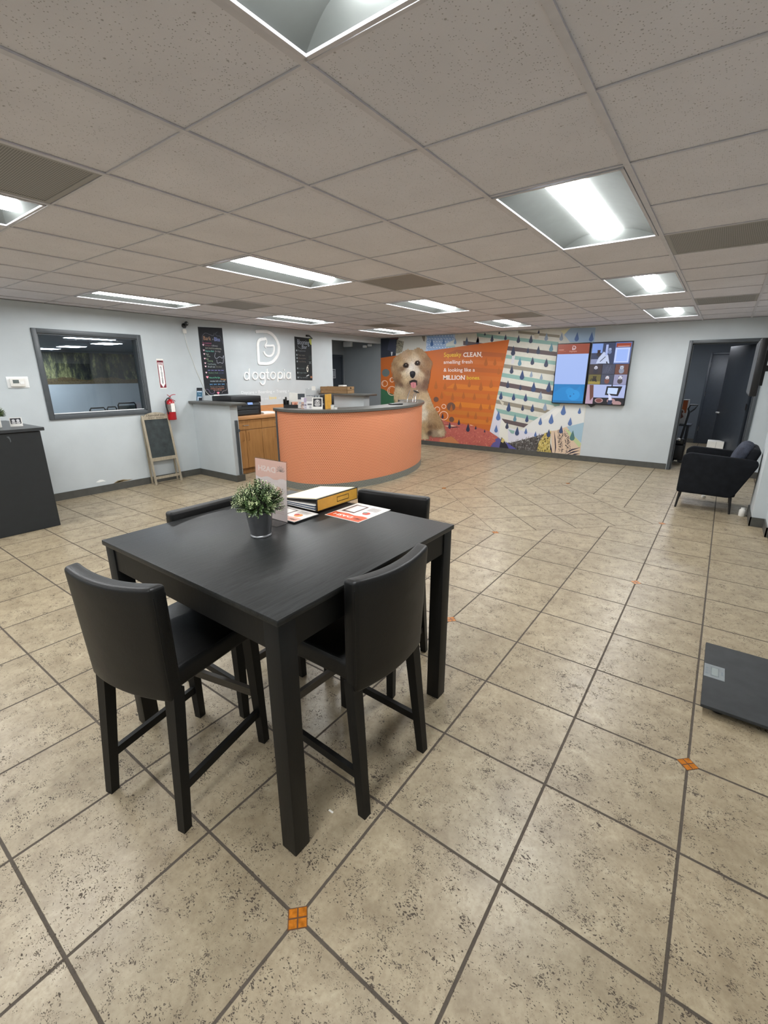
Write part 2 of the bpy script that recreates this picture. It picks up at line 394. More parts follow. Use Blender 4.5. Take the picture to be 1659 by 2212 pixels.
def pennym(name, tile, joint, pitch=.026):
    t = NT(name); uv = t.n('ShaderNodeUVMap'); uv.uv_map = 'uv'; s3 = sqrt(3)
    sep = t.n('ShaderNodeSeparateXYZ'); t.l.new(uv.outputs[0], sep.inputs[0])
    def d(ox, oy):
        a = t.m_('MULTIPLY', t.m_('SUBTRACT', t.m_('FRACT', t.m_('ADD', t.m_('DIVIDE', sep.outputs[0], pitch), ox)), .5), 1)
        b = t.m_('MULTIPLY', t.m_('SUBTRACT', t.m_('FRACT', t.m_('ADD', t.m_('DIVIDE', sep.outputs[1], pitch * s3), oy)), .5), s3)
        return t.m_('SQRT', t.m_('ADD', t.m_('MULTIPLY', a, a), t.m_('MULTIPLY', b, b)))
    dd = t.m_('MINIMUM', d(0, 0), d(.5, .5))
    mr = t.n('ShaderNodeMapRange', interpolation_type='SMOOTHSTEP'); t.l.new(dd, mr.inputs[0]); mr.inputs[1].default_value = .22; mr.inputs[2].default_value = .33
    m = mr.outputs[0]; nz = t.noise(uv.outputs[0], 9, 3)
    tc = t.mix(nz, lin(tile), tuple(x * .8 for x in lin(tile)[:3]) + (1,))
    t.set(Base_Color=t.mix(m, tc, lin(joint)), Roughness=t.m_('ADD', .22, t.m_('MULTIPLY', m, .35)), Specular_IOR_Level=.5)
    t.bump(t.m_('SUBTRACT', 1, m), .0012, .6); return t.m
MAT['penny'] = pennym('orange_penny_tile', (172, 90, 52), (226, 150, 112))
MAT['penny_grey'] = pennym('grey_penny_tile', (44, 46, 46), (138, 140, 132))
MAT['lam'] = plain('grey_laminate', (86, 86, 82), .35, var=.05, nscale=40)
def woodm(name, c0, c1, axis='y', rough=.4, scale=1, bump=.0006, coat=0):
    t = NT(name); sc = {'x': (.6, 9, 9), 'y': (9, .6, 9), 'z': (9, 9, .6)}[axis]
    v = t.coord('Object', tuple(q * scale for q in sc)); f = t.noise(v, 3, 6, .65, 1.2); f2 = t.noise(v, 14, 3, .6)
    f = t.m_('ADD', t.m_('MULTIPLY', f, .7), t.m_('MULTIPLY', f2, .3))
    t.set(Base_Color=t.ramp(f, [(.3, lin(c0)), (.7, lin(c1))]), Roughness=t.m_('ADD', rough - .08, t.m_('MULTIPLY', f, .16)), Coat_Weight=coat, Specular_IOR_Level=.32 if 'black' in name else .5)
    t.bump(f, bump, .7); return t.m
MAT['oak'] = woodm('oak_laminate', (150, 104, 58), (188, 138, 84), 'z', .4)
MAT['oak_top'] = woodm('oak_worktop', (176, 124, 80), (204, 152, 104), 'y', .3)
MAT['ebony'] = woodm('black_brown_veneer', (13, 14, 14), (45, 47, 47), 'y', .44, 3, .0014)
MAT['ebony_v'] = woodm('black_brown_wood', (11, 11, 11), (19, 19, 18), 'z', .5, 2, .0006)
MAT['worn'] = woodm('worn_footrest', (56, 50, 44), (92, 84, 74), 'x', .45)
MAT['crate'] = woodm('crate_wood', (118, 92, 62), (164, 132, 92), 'x', .75, 2)
MAT['driftwood'] = woodm('weathered_pine', (132, 122, 104), (178, 168, 148), 'z', .7, 2)
def leather():
    t = NT('black_leather'); v = t.coord(); vo = t.n('ShaderNodeTexVoronoi'); t.l.new(v, vo.inputs['Vector']); vo.inputs['Scale'].default_value = 380
    n = t.noise(v, 6, 4); t.set(Base_Color=t.ramp(n, [(.3, lin((9, 9, 9))), (.7, lin((15, 15, 15)))]), Roughness=t.m_('ADD', .36, t.m_('MULTIPLY', n, .14)), Specular_IOR_Level=.36)
    t.bump(t.m_('ADD', t.m_('MULTIPLY', vo.outputs['Distance'], .35), t.m_('MULTIPLY', t.noise(v, 9, 3), 1.4)), .0016, .5); return t.m
MAT['leather'] = leather()
MAT['blk'] = plain('black_plastic', (24, 25, 27), .4, var=.05); MAT['cab'] = plain('charcoal_cabinet', (34, 38, 41), .55, var=.04)
MAT['cabtop'] = plain('charcoal_cabinet_top', (54, 57, 60), .34, var=.04)
MAT['fabric'] = plain('charcoal_fabric', (24, 26, 30), .95, spec=.2, var=.12, bscale=420, bdist=.0012)
MAT['cloth'] = plain('slate_cloth', (62, 66, 78), .9, spec=.2, var=.2, bscale=60, bdist=.004)
MAT['chrome'] = plain('chrome', (214, 214, 214), .14, 1, var=.02); MAT['steel'] = plain('galvanised_steel', (150, 151, 154), .36, .92, var=.08)
MAT['satin'] = plain('satin_nickel', (205, 205, 203), .35, .3, var=.02); MAT['red'] = plain('extinguisher_red', (166, 24, 34), .3, var=.05); MAT['paper'] = plain('white_paper', (232, 230, 224), .7, var=.02)
MAT['slate'] = plain('chalkboard_slate', (50, 57, 58), .85, var=.16, nscale=9); MAT['yellow'] = plain('mustard_card', (206, 154, 58), .5, var=.06)
MAT['rubber'] = plain('scale_mat', (52, 54, 55), .8, var=.08, bscale=500, bdist=.001)
MAT['leaf'] = plain('leaf_green', (74, 98, 52), .5, var=.25, nscale=90); MAT['leaf_pale'] = plain('leaf_tip', (176, 188, 140), .5, var=.15, nscale=90)
MAT['soil'] = plain('dark_moss', (34, 42, 24), .95); MAT['pipe'] = plain('white_plastic', (226, 224, 218), .45, var=.02)
MAT['silver'] = plain('silver_panel', (142, 148, 150), .4, .3); MAT['lcd'] = plain('grey_lcd', (96, 104, 102), .3)
MAT['blueglow'] = glow('printer_display', (140, 176, 240), 1.0)
def glassm(name, rough=0.0, tint=(1, 1, 1, 1), ior=1.45):
    t = NT(name); t.t.nodes.remove(t.b); o = t.t.nodes['Material Output']
    tr = t.n('ShaderNodeBsdfTransparent'); tr.inputs[0].default_value = tint; gl = t.n('ShaderNodeBsdfGlossy'); gl.inputs['Roughness'].default_value = rough
    fr = t.n('ShaderNodeFresnel'); fr.inputs[0].default_value = ior; mx = t.n('ShaderNodeMixShader')
    gb = t.n('ShaderNodeNewGeometry'); t.l.new(t.m_('MULTIPLY', fr.outputs[0], t.m_('SUBTRACT', 1, gb.outputs['Backfacing'])), mx.inputs[0]); t.l.new(tr.outputs[0], mx.inputs[1]); t.l.new(gl.outputs[0], mx.inputs[2]); t.l.new(mx.outputs[0], o.inputs[0]); return t.m
MAT['glass'] = glassm('window_glass', 0, (.9, .93, .93, 1), 1.8)
MAT['acrylic'] = glassm('clear_acrylic', .02, (.93, .93, .93, 1), 1.6)

# ================================================================ SETTING
XR, YB = 1.6, -3.2
def bayed(name, mats, faces):  # helper for the floor mesh
    pass
# ---- floor: straight-laid tile with a diamond field of diagonal tile and amber insets
fl = MB()
def node(a, b): return (TX + a * TS, TY + b * TS, 0.0)
sq = [node(-2, 8), node(1, 11), node(-2, 14), node(-5, 11)]
X0, X1, Y0, Y1 = XL - 2.4, XR + .3, YB - .2, YM + 6
outer = [(X0, Y0, 0), (X1, Y0, 0), (X1, Y1, 0), (X0, Y1, 0)]
Lm, Rm, Bm, Tm = sq[3], sq[1], sq[0], sq[2]
fl.add([outer[0], outer[1], (X1, Bm[1], 0), Bm, (X0, Bm[1], 0)], [(0, 1, 2, 3, 4)])
fl.add([(X0, Tm[1], 0), Tm, (X1, Tm[1], 0), outer[2], outer[3]], [(0, 1, 2, 3, 4)])
fl.add([(X0, Bm[1], 0), Bm, Lm, Tm, (X0, Tm[1], 0)], [(0, 1, 2, 3, 4)])
fl.add([(X1, Bm[1], 0), (X1, Tm[1], 0), Tm, Rm, Bm], [(0, 1, 2, 3, 4)])
fl.add(sq, [(0, 1, 2, 3)], 1)
for a, b in ((0, 0), (2, 3), (-1, 4), (1, 7), (-2, 8), (1, 11), (-2, 14), (-5, 11), (-6, 1), (-3, 1), (3, -1), (-4, -2)):
    cx, cy, _ = node(a, b); R = .042
    fl.add([(cx - R, cy, .0006), (cx, cy - R, .0006), (cx + R, cy, .0006), (cx, cy + R, .0006)], [(0, 1, 2, 3)], 3)
    for q in range(4):
        an = q * pi / 2; ox, oy = cx + cos(an) * .0205, cy + sin(an) * .0205; r = .0172
        fl.add([(ox - r, oy, .0012), (ox, oy - r, .0012), (ox + r, oy, .0012), (ox, oy + r, .0012)], [(0, 1, 2, 3)], 2)
struct(fl.build('floor', [MAT['floor'], MAT['floor_diag'], MAT['amber'], MAT['amber_joint']], loc=(0, 0, 0)))

# ---- ceiling tiles, T-bars, lights and vents
LIGHTS = [(c, r) for c in (0, -4, -8) for r in (-7, -3, 1, 5, 9)]
VENTS = [(-3, -2), (-3, 3), (-7, 3), (1, 3), (1, 8), (-3, 8), (-7, 8)]
holes = set()
for c, r in LIGHTS: holes.add((c, r)); holes.add((c, r + 1))
for c in VENTS: holes.add(c)
cl = MB(); zt = H + .006
for i in range(-10, 5):
    for j in range(-9, 14):
        if (i, j) in holes: continue
        x0 = max(M0X + i * MD, XL - .02); x1 = min(M0X + (i + 1) * MD, XR + .02); y0 = max(M0Y + j * MD, YB - .02); y1 = min(M0Y + (j + 1) * MD, YM + .02)
        if x1 <= x0 or y1 <= y0: continue
        cl.add([(x0, y0, zt), (x0, y1, zt), (x1, y1, zt), (x1, y0, zt)], [(0, 1, 2, 3)])
        if i == -10 or True: pass
o = cl.build('ceiling', MAT['ceil'], loc=(0, 0, 0)); struct(o)
# slab above the suspended ceiling
struct(MB().box(-16.2, XR + .3, YB - .2, YM + 6, H + .3, H + .4).build('ceiling', MAT['wall_dark'], loc=(0, 0, 0)))
tb = MB()
for i in range(-9, 5):
    x = M0X + i * MD
    if XL < x < XR: tb.box(x - .012, x + .012, YB, YM, H - .001, H + .005)
struct(tb.build('trim_1', MAT['tbar'], loc=(0, 0, 0)))
tb = MB()
for j in range(-8, 13):
    y = M0Y + j * MD
    if not (YB < y < YM): continue
    for i in range(-10, 5):
        if ((i, j) in holes and (i, j - 1) in holes): continue
        x0 = max(M0X + i * MD + .012, XL); x1 = min(M0X + (i + 1) * MD - .012, XR)
        if x1 > x0: tb.box(x0, x1, y - .006, y + .006, H + .0005, H + .005)
struct(tb.build('trim_2', MAT['tbar'], loc=(0, 0, 0)))

def make_light(label, x, y):
    r = thing('ceiling_light', label, 'ceiling light', (x, y, H), 'recessed ceiling light troffers')
    W, L = MD - .03, 2 * MD - .03; f = MB(); hw, hl = W / 2, L / 2
    for sx in (-1, 1): f.box(x + sx * (hw - .007) - .007, x + sx * (hw - .007) + .007, y - hl, y + hl, H - .004, H + .006)
    for sy in (-1, 1): f.box(x - hw, x + hw, y + sy * (hl - .007) - .007, y + sy * (hl - .007) + .007, H - .004, H + .006)
    f.build('frame', MAT['tbar'], r)
    g = MB(); n = 12; ex0, ex1 = hl - .014, hl - .06
    prof = []
    for k in range(n + 1):
        u = k / n; prof.append(((hw - .014) - u * (hw - .014 - .085), .004 + .052 * sin(u * pi / 2), ex0 + (ex1 - ex0) * sin(u * pi / 2)))
    for sx in (-1, 1):
        vs = []
        for xx, zz, yy in prof: vs += [(x + sx * xx, y - yy, H + zz), (x + sx * xx, y + yy, H + zz)]
        g.add(vs, [(2 * k, 2 * k + 1, 2 * k + 3, 2 * k + 2) for k in range(n)], 0, True)
    for sy in (-1, 1):                        # sloping end plates
        vs = []
        for xx, zz, yy in prof: vs += [(x - xx, y + sy * yy, H + zz), (x + xx, y + sy * yy, H + zz)]
        g.add(vs, [(2 * k, 2 * k + 1, 2 * k + 3, 2 * k + 2) for k in range(n)], 0, True)
    g.box(x - hw, x + hw, y - hl, y + hl, H + .095, H + .1)
    for sx in (-1, 1): g.box(x + sx * hw - .001, x + sx * hw + .001, y - hl, y + hl, H + .004, H + .1)
    g.build('reflector', MAT['reflector'], r)
    d = MB(); n = 14; vs = []
    for k in range(n + 1):
        an = pi * k / n; xx = -.086 * cos(an); zz = .054 - .040 * sin(an)
        vs += [(x + xx, y - hl + .05, H + zz), (x + xx, y + hl - .05, H + zz)]
    d.add(vs, [(2 * k, 2 * k + 1, 2 * k + 3, 2 * k + 2) for k in range(n)], 0, True)
    for e in (0, 1): d.add([vs[2 * k + e] for k in range(n + 1)], [tuple(range(n + 1))])
    d.build('diffuser', MAT['lamp'], r); return r
cols = {0: 'right-hand', -4: 'middle', -8: 'left-hand'}
rows = {-7: 'behind the viewer', -3: 'nearest the viewer', 1: 'second from the near end', 5: 'third from the near end', 9: 'farthest, by the far wall'}
L0 = None
for c, r in LIGHTS:
    x, y = M0X + (c + .5) * MD, M0Y + (r + 1) * MD
    lb = f'white troffer light in the {cols[c]} lengthwise row, {rows[r]}'
    if (c, r) == (0, -3): lb = 'large troffer light cut off by the top edge, above the bar table'
    if (c, r) == (-4, -3): lb = 'troffer light cut off at the left edge beside a vent'
    if L0 is None: L0 = make_light(lb, x, y)
    else:
        o = copy_tree(L0); o.location = (x, y, H); o['label'] = lb
vl = {(-3, -2): 'perforated grey ceiling vent cut off by the left edge, beside a light', (-3, 3): 'perforated grey ceiling vent just beyond the middle light over the desk aisle', (-7, 3): 'perforated grey ceiling vent at the end of the light near the window wall',
      (1, 3): 'perforated grey ceiling vent at the right edge beside the big square light', (1, 8): 'narrow-looking grey ceiling vent at the right edge near the far doorway',
      (-3, 8): 'grey ceiling vent over the colourful wall mural', (-7, 8): 'grey ceiling vent above the hallway opening'}
for c, r in VENTS:
    x, y = M0X + (c + .5) * MD, M0Y + (r + .5) * MD; q = thing('ceiling_vent', vl[(c, r)], 'vent', (x, y, H), 'perforated ceiling vents')
    MB().box(x - .27, x + .27, y - .27, y + .27, H + .004, H + .008).build('grille', MAT['vent'], q)
    f = MB()
    for sx in (-1, 1): f.box(x + sx * .2825 - .0125, x + sx * .2825 + .0125, y - .295, y + .295, H + .002, H + .012); f.box(x - .27, x + .27, y + sx * .2825 - .0125, y + sx * .2825 + .0125, H + .002, H + .012)
    f.build('frame', MAT['vent'], q)

# ---- walls
T = .12
WY0, WY1, WZ0, WZ1 = 2.215, 3.405, 1.09, 2.07      # interior window glass area
OY0, OZ1 = 7.46, 2.29                             # hallway opening in the left wall
lw = MB()
lw.box(XL - T, XL, YB, WY0, 0, H); lw.box(XL - T, XL, WY1, OY0, 0, H)
lw.box(XL - T, XL, WY0, WY1, 0, WZ0); lw.box(XL - T, XL, WY0, WY1, WZ1, H); lw.box(XL - T, XL, OY0, YM, OZ1, H)
struct(lw.build('wall_left', MAT['wall'], loc=(0, 0, 0)))
DX0, DX1, DZ = -.56, .36, 2.065                   # far doorway clear opening
fw = MB(); fw.box(XL - 2.4, XL - 1.18, YM, YM + T, 0, H); fw.box(XL, DX0, YM, YM + T, 0, H); fw.box(DX0, DX1, YM, YM + T, DZ, H); fw.box(DX1, XR, YM, YM + T, 0, H)
struct(fw.build('wall_far', MAT['wall'], loc=(0, 0, 0)))
rw = MB(); rw.box(.66, .78, 6.75, YM, 0, H); rw.box(.465, .78, 6.16, 6.75, 0, H); rw.box(.585, .78, 5.8, 6.16, 0, H); rw.box(.95, 1.07, 4.6, 5.8, 0, H); rw.box(.78, .95, 5.68, 5.8, 0, H); rw.box(1.3, 1.42, YB, 4.6, 0, H); rw.box(1.07, 1.3, 4.48, 4.6, 0, H)
struct(rw.build('wall_right', MAT['wall'], loc=(0, 0, 0)))
struct(MB().box(XL - T, 1.42, YB - T, YB, 0, H).build('wall_back', MAT['wall'], loc=(0, 0, 0)))
# hallway beyond the opening
hw = MB(); hw.box(XL - 1.18, XL, YM, YM + .1, 0, H); hw.box(XL - 1.28, XL - 1.18, OY0 - .6, YM + .1, 0, H); hw.box(XL - 1.18, XL - T, OY0 - .7, OY0 - .6, 0, H)
hw.box(XL - 1.18, XL - T, OY0 - .6, YM, H, H + .02)
struct(hw.build('wall_hallway', MAT['wall_grey'], loc=(0, 0, 0)))
# back room seen through the far doorway
br = MB(); bx0, bx1, by1 = -1.5, .78, 13.3
br.box(bx0 - .1, bx0, YM + T, by1, 0, H); br.box(bx1, bx1 + .1, YM + T, by1, 0, H); br.box(bx0, bx1, by1, by1 + .1, 0, H); br.box(bx0, bx1, YM + T, by1, H, H + .02)
struct(br.build('wall_backroom', MAT['wall_dark'], loc=(0, 0, 0)))
# playroom behind the window
pr = MB(); px0 = -16.0; py0, py1 = 2.0, 8.6; PH = 2.28
pr.box(px0 - .1, px0, py0, py1, 0, PH); pr.box(px0, XL - T, py0 - .1, py0, 0, PH); pr.box(px0, -8.11, py1, py1 + .1, 0, PH)
struct(pr.build('wall_playroom', MAT['wall'], loc=(0, 0, 0)))
struct(MB().box(px0, -8.11, py0, py1, -.03, -.005).build('floor', MAT['wall_grey'], loc=(0, 0, 0)))
struct(MB().box(px0, -8.11, py0, py1, PH, PH + .03).box(-8.11, XL - T, py0, 6.7, PH, PH + .03).build('ceiling', MAT['wall_dark'], loc=(0, 0, 0)))
# half wall by the desk gate
hf = MB(); hf.box(XL, -5.88, 4.14, 4.27, 0, 1.155)
struct(hf.build('wall_half', MAT['wall'], loc=(0, 0, 0)))
# end face strip of half wall
he = MB(); he.box(-5.88, -5.865, 4.14, 4.27, .1, 1.15); struct(he.build('trim_3', MAT['wall'], loc=(0, 0, 0)))
struct(MB().box(-5.865, -5.845, 4.20, 4.245, .1, .93).box(-5.845, -5.815, 4.222, 4.25, .76, .8).build('trim_4', MAT['trim'], loc=(0, 0, 0)))
ct = MB(); ct.rbox(XL, -5.72, 4.07, 4.33, 1.155, 1.19, .006, 2)
tag(ct.build('ledge', MAT['lam']), 'grey laminate ledge capping the white half wall', 'ledge')

# baseboards
def bb(name, *boxes):
    m = MB()
    for b in boxes: m.box(*b, 0, .10)
    struct(m.build(name, MAT['basegrey'], loc=(0, 0, 0)))
bb('baseboard_left', (XL, XL + .012, YB, 4.14), (XL, XL + .012, 4.27, OY0))
bb('baseboard_far', (XL, DX0 - .06, YM - .012, YM), (DX1 + .06, .66, YM - .012, YM))
bb('baseboard_right', (.648, .66, 6.75, YM), (.453, .465, 6.148, 6.762), (.453, .585, 6.148, 6.16), (.573, .585, 5.788, 6.148), (.573, .95, 5.788, 5.8), (.465, .66, 6.75, 6.762))
bb('baseboard_half', (XL + .012, -5.865, 4.128, 4.14), (-5.865, -5.83, 4.128, 4.282), (XL, -5.865, 4.27, 4.282))
bb('baseboard_backroom', (bx0, bx0 + .012, YM + T, by1), (bx0, bx1, by1 - .012, by1))

# ---- interior window
wf = thing('window_1', '', '', (XL, (WY0 + WY1) / 2, WZ0)); del wf['label']; del wf['category']; wf['kind'] = 'structure'
m = MB(); fo = .055; xf0, xf1 = XL - T, XL + .018
for (a, b, c, d) in ((WY0 - fo, WY0, WZ0 - fo, WZ1 + fo), (WY1, WY1 + fo, WZ0 - fo, WZ1 + fo), (WY0, WY1, WZ0 - fo, WZ0), (WY0, WY1, WZ1, WZ1 + fo)): m.rbox(xf0 + T, xf1, a, b, c, d, .004, 2)
for (a, b, c, d) in ((WY0, WY0 + .012, WZ0, WZ1), (WY1 - .012, WY1, WZ0, WZ1), (WY0, WY1, WZ0, WZ0 + .012), (WY0, WY1, WZ1 - .012, WZ1)): m.box(xf0, xf1 - .02, a, b, c, d)
m.build('window_frame', MAT['trim'], wf)
MB().box(XL - .072, XL - .066, WY0 + .012, WY1 - .012, WZ0 + .012, WZ1 - .012).build('pane', MAT['glass'], wf)
MB().box(XL - .066, XL - .056, WY0 + .012, WY1 - .012, WZ0 + .012, WZ0 + .022).build('glazing_bead', MAT['white'], wf)

# ---- far doorway casing, open leaf, inner door
m = MB(); cz = .05
for (a, b, c, d) in ((DX0 - cz, DX0, 0, DZ + cz), (DX1, DX1 + cz, 0, DZ + cz), (DX0, DX1, DZ, DZ + cz)): m.rbox(a, b, YM - .018, YM + T + .01, c, d, .004, 2)
m.box(DX0, DX0 + .015, YM + .05, YM + .07, 0, DZ); m.box(DX1 - .015, DX1, YM + .05, YM + .07, 0, DZ); m.box(DX0, DX1, YM + .05, YM + .07, DZ - .015, DZ)
dr = thing('door_1', 'x', 'x', (DX1, YM, 0)); del dr['label']; del dr['category']; dr['kind'] = 'structure'
m.build('door_frame', MAT['trim'], dr)
ang = radians(66.5); R = Matrix.Translation((DX1 - .02, YM + T, 0)) @ Matrix.Rotation(-ang, 4, 'Z')
m = MB().rbox(-.9, 0, -.045, 0, .012, DZ - .02, .003, 2, M=R); m.build('door_leaf', MAT['door'], dr)
m = MB(); 
for zz in (.25, 1.05, 1.8): m.cyl(R @ Vector((.006, -.05, zz)), .007, .1, 10)
m.build('hinge', MAT['blk'], dr)
m = MB(); P0 = R @ Vector((-.83, -.045, .95)); dn = (R.to_3x3() @ Vector((0, -1, 0))); ds = (R.to_3x3() @ Vector((1, 0, 0)))
m.tube([P0, P0 + dn * .05], .012, 12); m.tube([P0 + dn * .045, P0 + dn * .05 + ds * .1], .011, 10); m.lathe(P0, [(0, 0), (.028, 0), (.028, .006)], 20, 0, True, Matrix.Rotation(0, 3, 'X'))
m.build('door_handle', MAT['satin'], dr)
d2 = thing('door_2', 'x', 'x', (-.05, by1, 0)); del d2['label']; del d2['category']; d2['kind'] = 'structure'
a0, a1 = -.38, .5; m = MB()
for (a, b, c, d) in ((a0 - .05, a0, 0, 2.07), (a1, a1 + .05, 0, 2.07), (a0, a1, 2.02, 2.07)): m.rbox(a, b, by1 - .03, by1, c, d, .004, 2)
m.build('door_frame', MAT['door'], d2); MB().rbox(a0, a1, by1 - .02, by1, .01, 2.02, .003, 2).build('door_leaf', MAT['door'], d2)
m = MB(); 
for zz in (.3, 1.1, 1.75): m.cyl((a0, by1 - .034, zz), .009, .1, 10)
m.build('hinge', MAT['steel'], d2)
m = MB(); m.lathe((a1 - .14, by1 - .022, .98), [(.001, 0), (.028, 0), (.028, .01)], 18, 0, True, Matrix.Rotation(pi / 2, 3, 'X')); m.tube([(a1 - .14, by1 - .02, .98), (a1 - .14, by1 - .07, .98), (a1 - .25, by1 - .07, .98)], .01, 10); m.build('door_handle', MAT['chrome'], d2)
# hallway door
hx = XL - 1.18; d3 = thing('door_3', 'x', 'x', (hx, 8.2, 0)); del d3['label']; del d3['category']; d3['kind'] = 'structure'
y0, y1 = 8.16, 9.07; m = MB()
for (a, b, c, d) in ((y0 - .05, y0, 0, 2.06), (y1, y1 + .05, 0, 2.06), (y0, y1, 2.01, 2.06)): m.rbox(hx, hx + .03, a, b, c, d, .004, 2)
m.build('door_frame', MAT['door'], d3); MB().rbox(hx, hx + .02, y0, y1, .01, 2.01, .003, 2).build('door_leaf', MAT['door'], d3)
# >>>PART2
# ================================================================ BAR TABLE AND STOOLS
tx0, tx1, ty0, ty1 = -2.008, -.908, .728, 1.79
tab = thing('bar_table', 'square black-brown wooden bar table in the foreground with papers on it', 'table', ((tx0 + tx1) / 2, (ty0 + ty1) / 2, 0))
MB().rbox(tx0, tx1, ty0, ty1, TZ - .022, TZ, .003, 2).build('tabletop', MAT['ebony'], tab)
lg = .068; ov = .008
for cx in (tx0 + ov, tx1 - ov - lg):
    for cy in (ty0 + ov, ty1 - ov - lg):
        MB().rbox(cx, cx + lg, cy, cy + lg, 0, TZ - .022, .003, 2).build('leg', MAT['ebony_v'], tab)
az0, az1 = TZ - .125, TZ - .022
for (a, b, c, d) in ((tx0 + ov + lg, tx1 - ov - lg, ty0 + .014, ty0 + .034), (tx0 + ov + lg, tx1 - ov - lg, ty1 - .034, ty1 - .014), (tx0 + .014, tx0 + .034, ty0 + ov + lg, ty1 - ov - lg), (tx1 - .034, tx1 - .014, ty0 + ov + lg, ty1 - ov - lg)):
    MB().box(a, b, c, d, az0, az1).build('apron', MAT['ebony_v'], tab)

def make_stool(label):
    r = thing('bar_stool', label, 'bar stool', (0, 0, 0), 'leather bar stools around the table')
    def seatf(x, y, z):
        if z > .6: z += .012 * max(0, 1 - (x / .2) ** 2) * max(0, 1 - ((y - .01) / .22) ** 2)
        return (x * (1 + .05 * (y / .22)), y, z)
    st = MB().rbox(-.2, .2, -.19, .235, .552, .635, .022, 4, cuts=(6, 6, 0), fn=seatf).build('seat', MAT['leather'], r)
    pts = []
    for k in range(60):
        a = 2 * pi * k / 60; c_, s_ = cos(a), sin(a); q = lambda v, e: math.copysign(abs(v) ** e, v)
        x, y = .192 * q(c_, .25), .022 + .203 * q(s_, .25); pts.append((x * (1 + .05 * (y / .22)), y, .6295))
    MB().tube(pts, .0028, 6, closed=True).build('piping', MAT['leather'], st)
    def backf(x, y, z):
        t = (z - .53) / .42; w_ = 1 + .07 * t
        return (x * w_, y - .016 * t - .008 + .75 * x * x - .018, z + (.012 * (x / .21) ** 2 if z > .8 else 0))
    bk = MB().rbox(-.2, .2, -.212, -.155, .530, .955, .016, 4, cuts=(12, 0, 6), fn=backf).build('backrest', MAT['leather'], r)
    for yy in (-.205, -.162):
        pl = [backf(x, yy, z) for x, z in [(-.196, .56 + .36 * k / 8) for k in range(9)]] + [backf(-.196 + .392 * k / 14, yy, .948) for k in range(1, 14)] + [backf(.196, yy, .92 - .36 * k / 8) for k in range(9)]
        MB().tube(pl, .0026, 6).build('piping', MAT['leather'], bk)
    for sx in (-1, 1):
        MB().taper((sx * .196, -.232, 0), (sx * .178, -.172, .56), .034, .046).build('leg', MAT['ebony_v'], r)
        MB().taper((sx * .192, .222, 0), (sx * .182, .205, .56), .034, .046).build('leg', MAT['ebony_v'], r)
        MB().beam((sx * .189, -.2, .165), (sx * .187, .212, .165), .02, .034).build('side_rail', MAT['ebony_v'], r)
    fr = MB().beam((-.185, .212, .262), (.185, .212, .262), .02, .036).build('footrest', MAT['worn'], r); fr['label'] = 'worn front footrest rail'
    return r
def place(o, back_mid, rot, label=None):      # back_mid: ground point midway between the rear feet; rot turns local +y (the front)
    o.rotation_euler = (0, 0, rot); v = Matrix.Rotation(rot, 3, 'Z') @ Vector((0, .232, 0)); o.location = (back_mid[0] + v.x, back_mid[1] + v.y, 0)
    if label: o['label'] = label
s1 = make_stool('black leather bar stool nearest on the left, angled, with a torn backrest edge')
place(s1, (-1.512, .527), radians(12))
s2 = copy_tree(s1); place(s2, (-.818, 1.195), radians(88), 'black leather bar stool at the right side of the table, its back toward the viewer')
s3 = copy_tree(s1); place(s3, (-2.072, 1.25), radians(-90), 'black leather bar stool behind the potted plant, at the left side of the table')
s4 = copy_tree(s1); place(s4, (-1.39, 2.005), radians(-170), 'black leather bar stool at the far side of the table beside the binder')
# tear in the nearest stool's back
bk1 = [c for c in s1.children if c.name.startswith('backrest')][0]
tm = MB(); random.seed(3)
for k in range(7):
    z = .74 + .014 * k; tm.add([(.212, -.19 + .1 * 0, z), (.2185, -.165 - .01 * random.random(), z + .004), (.2185, -.158, z + .014), (.213, -.185, z + .012)], [(0, 1, 2, 3)])
to = tm.build('tear', MAT['silver'], bk1); to['label'] = 'frayed tear in the leather'

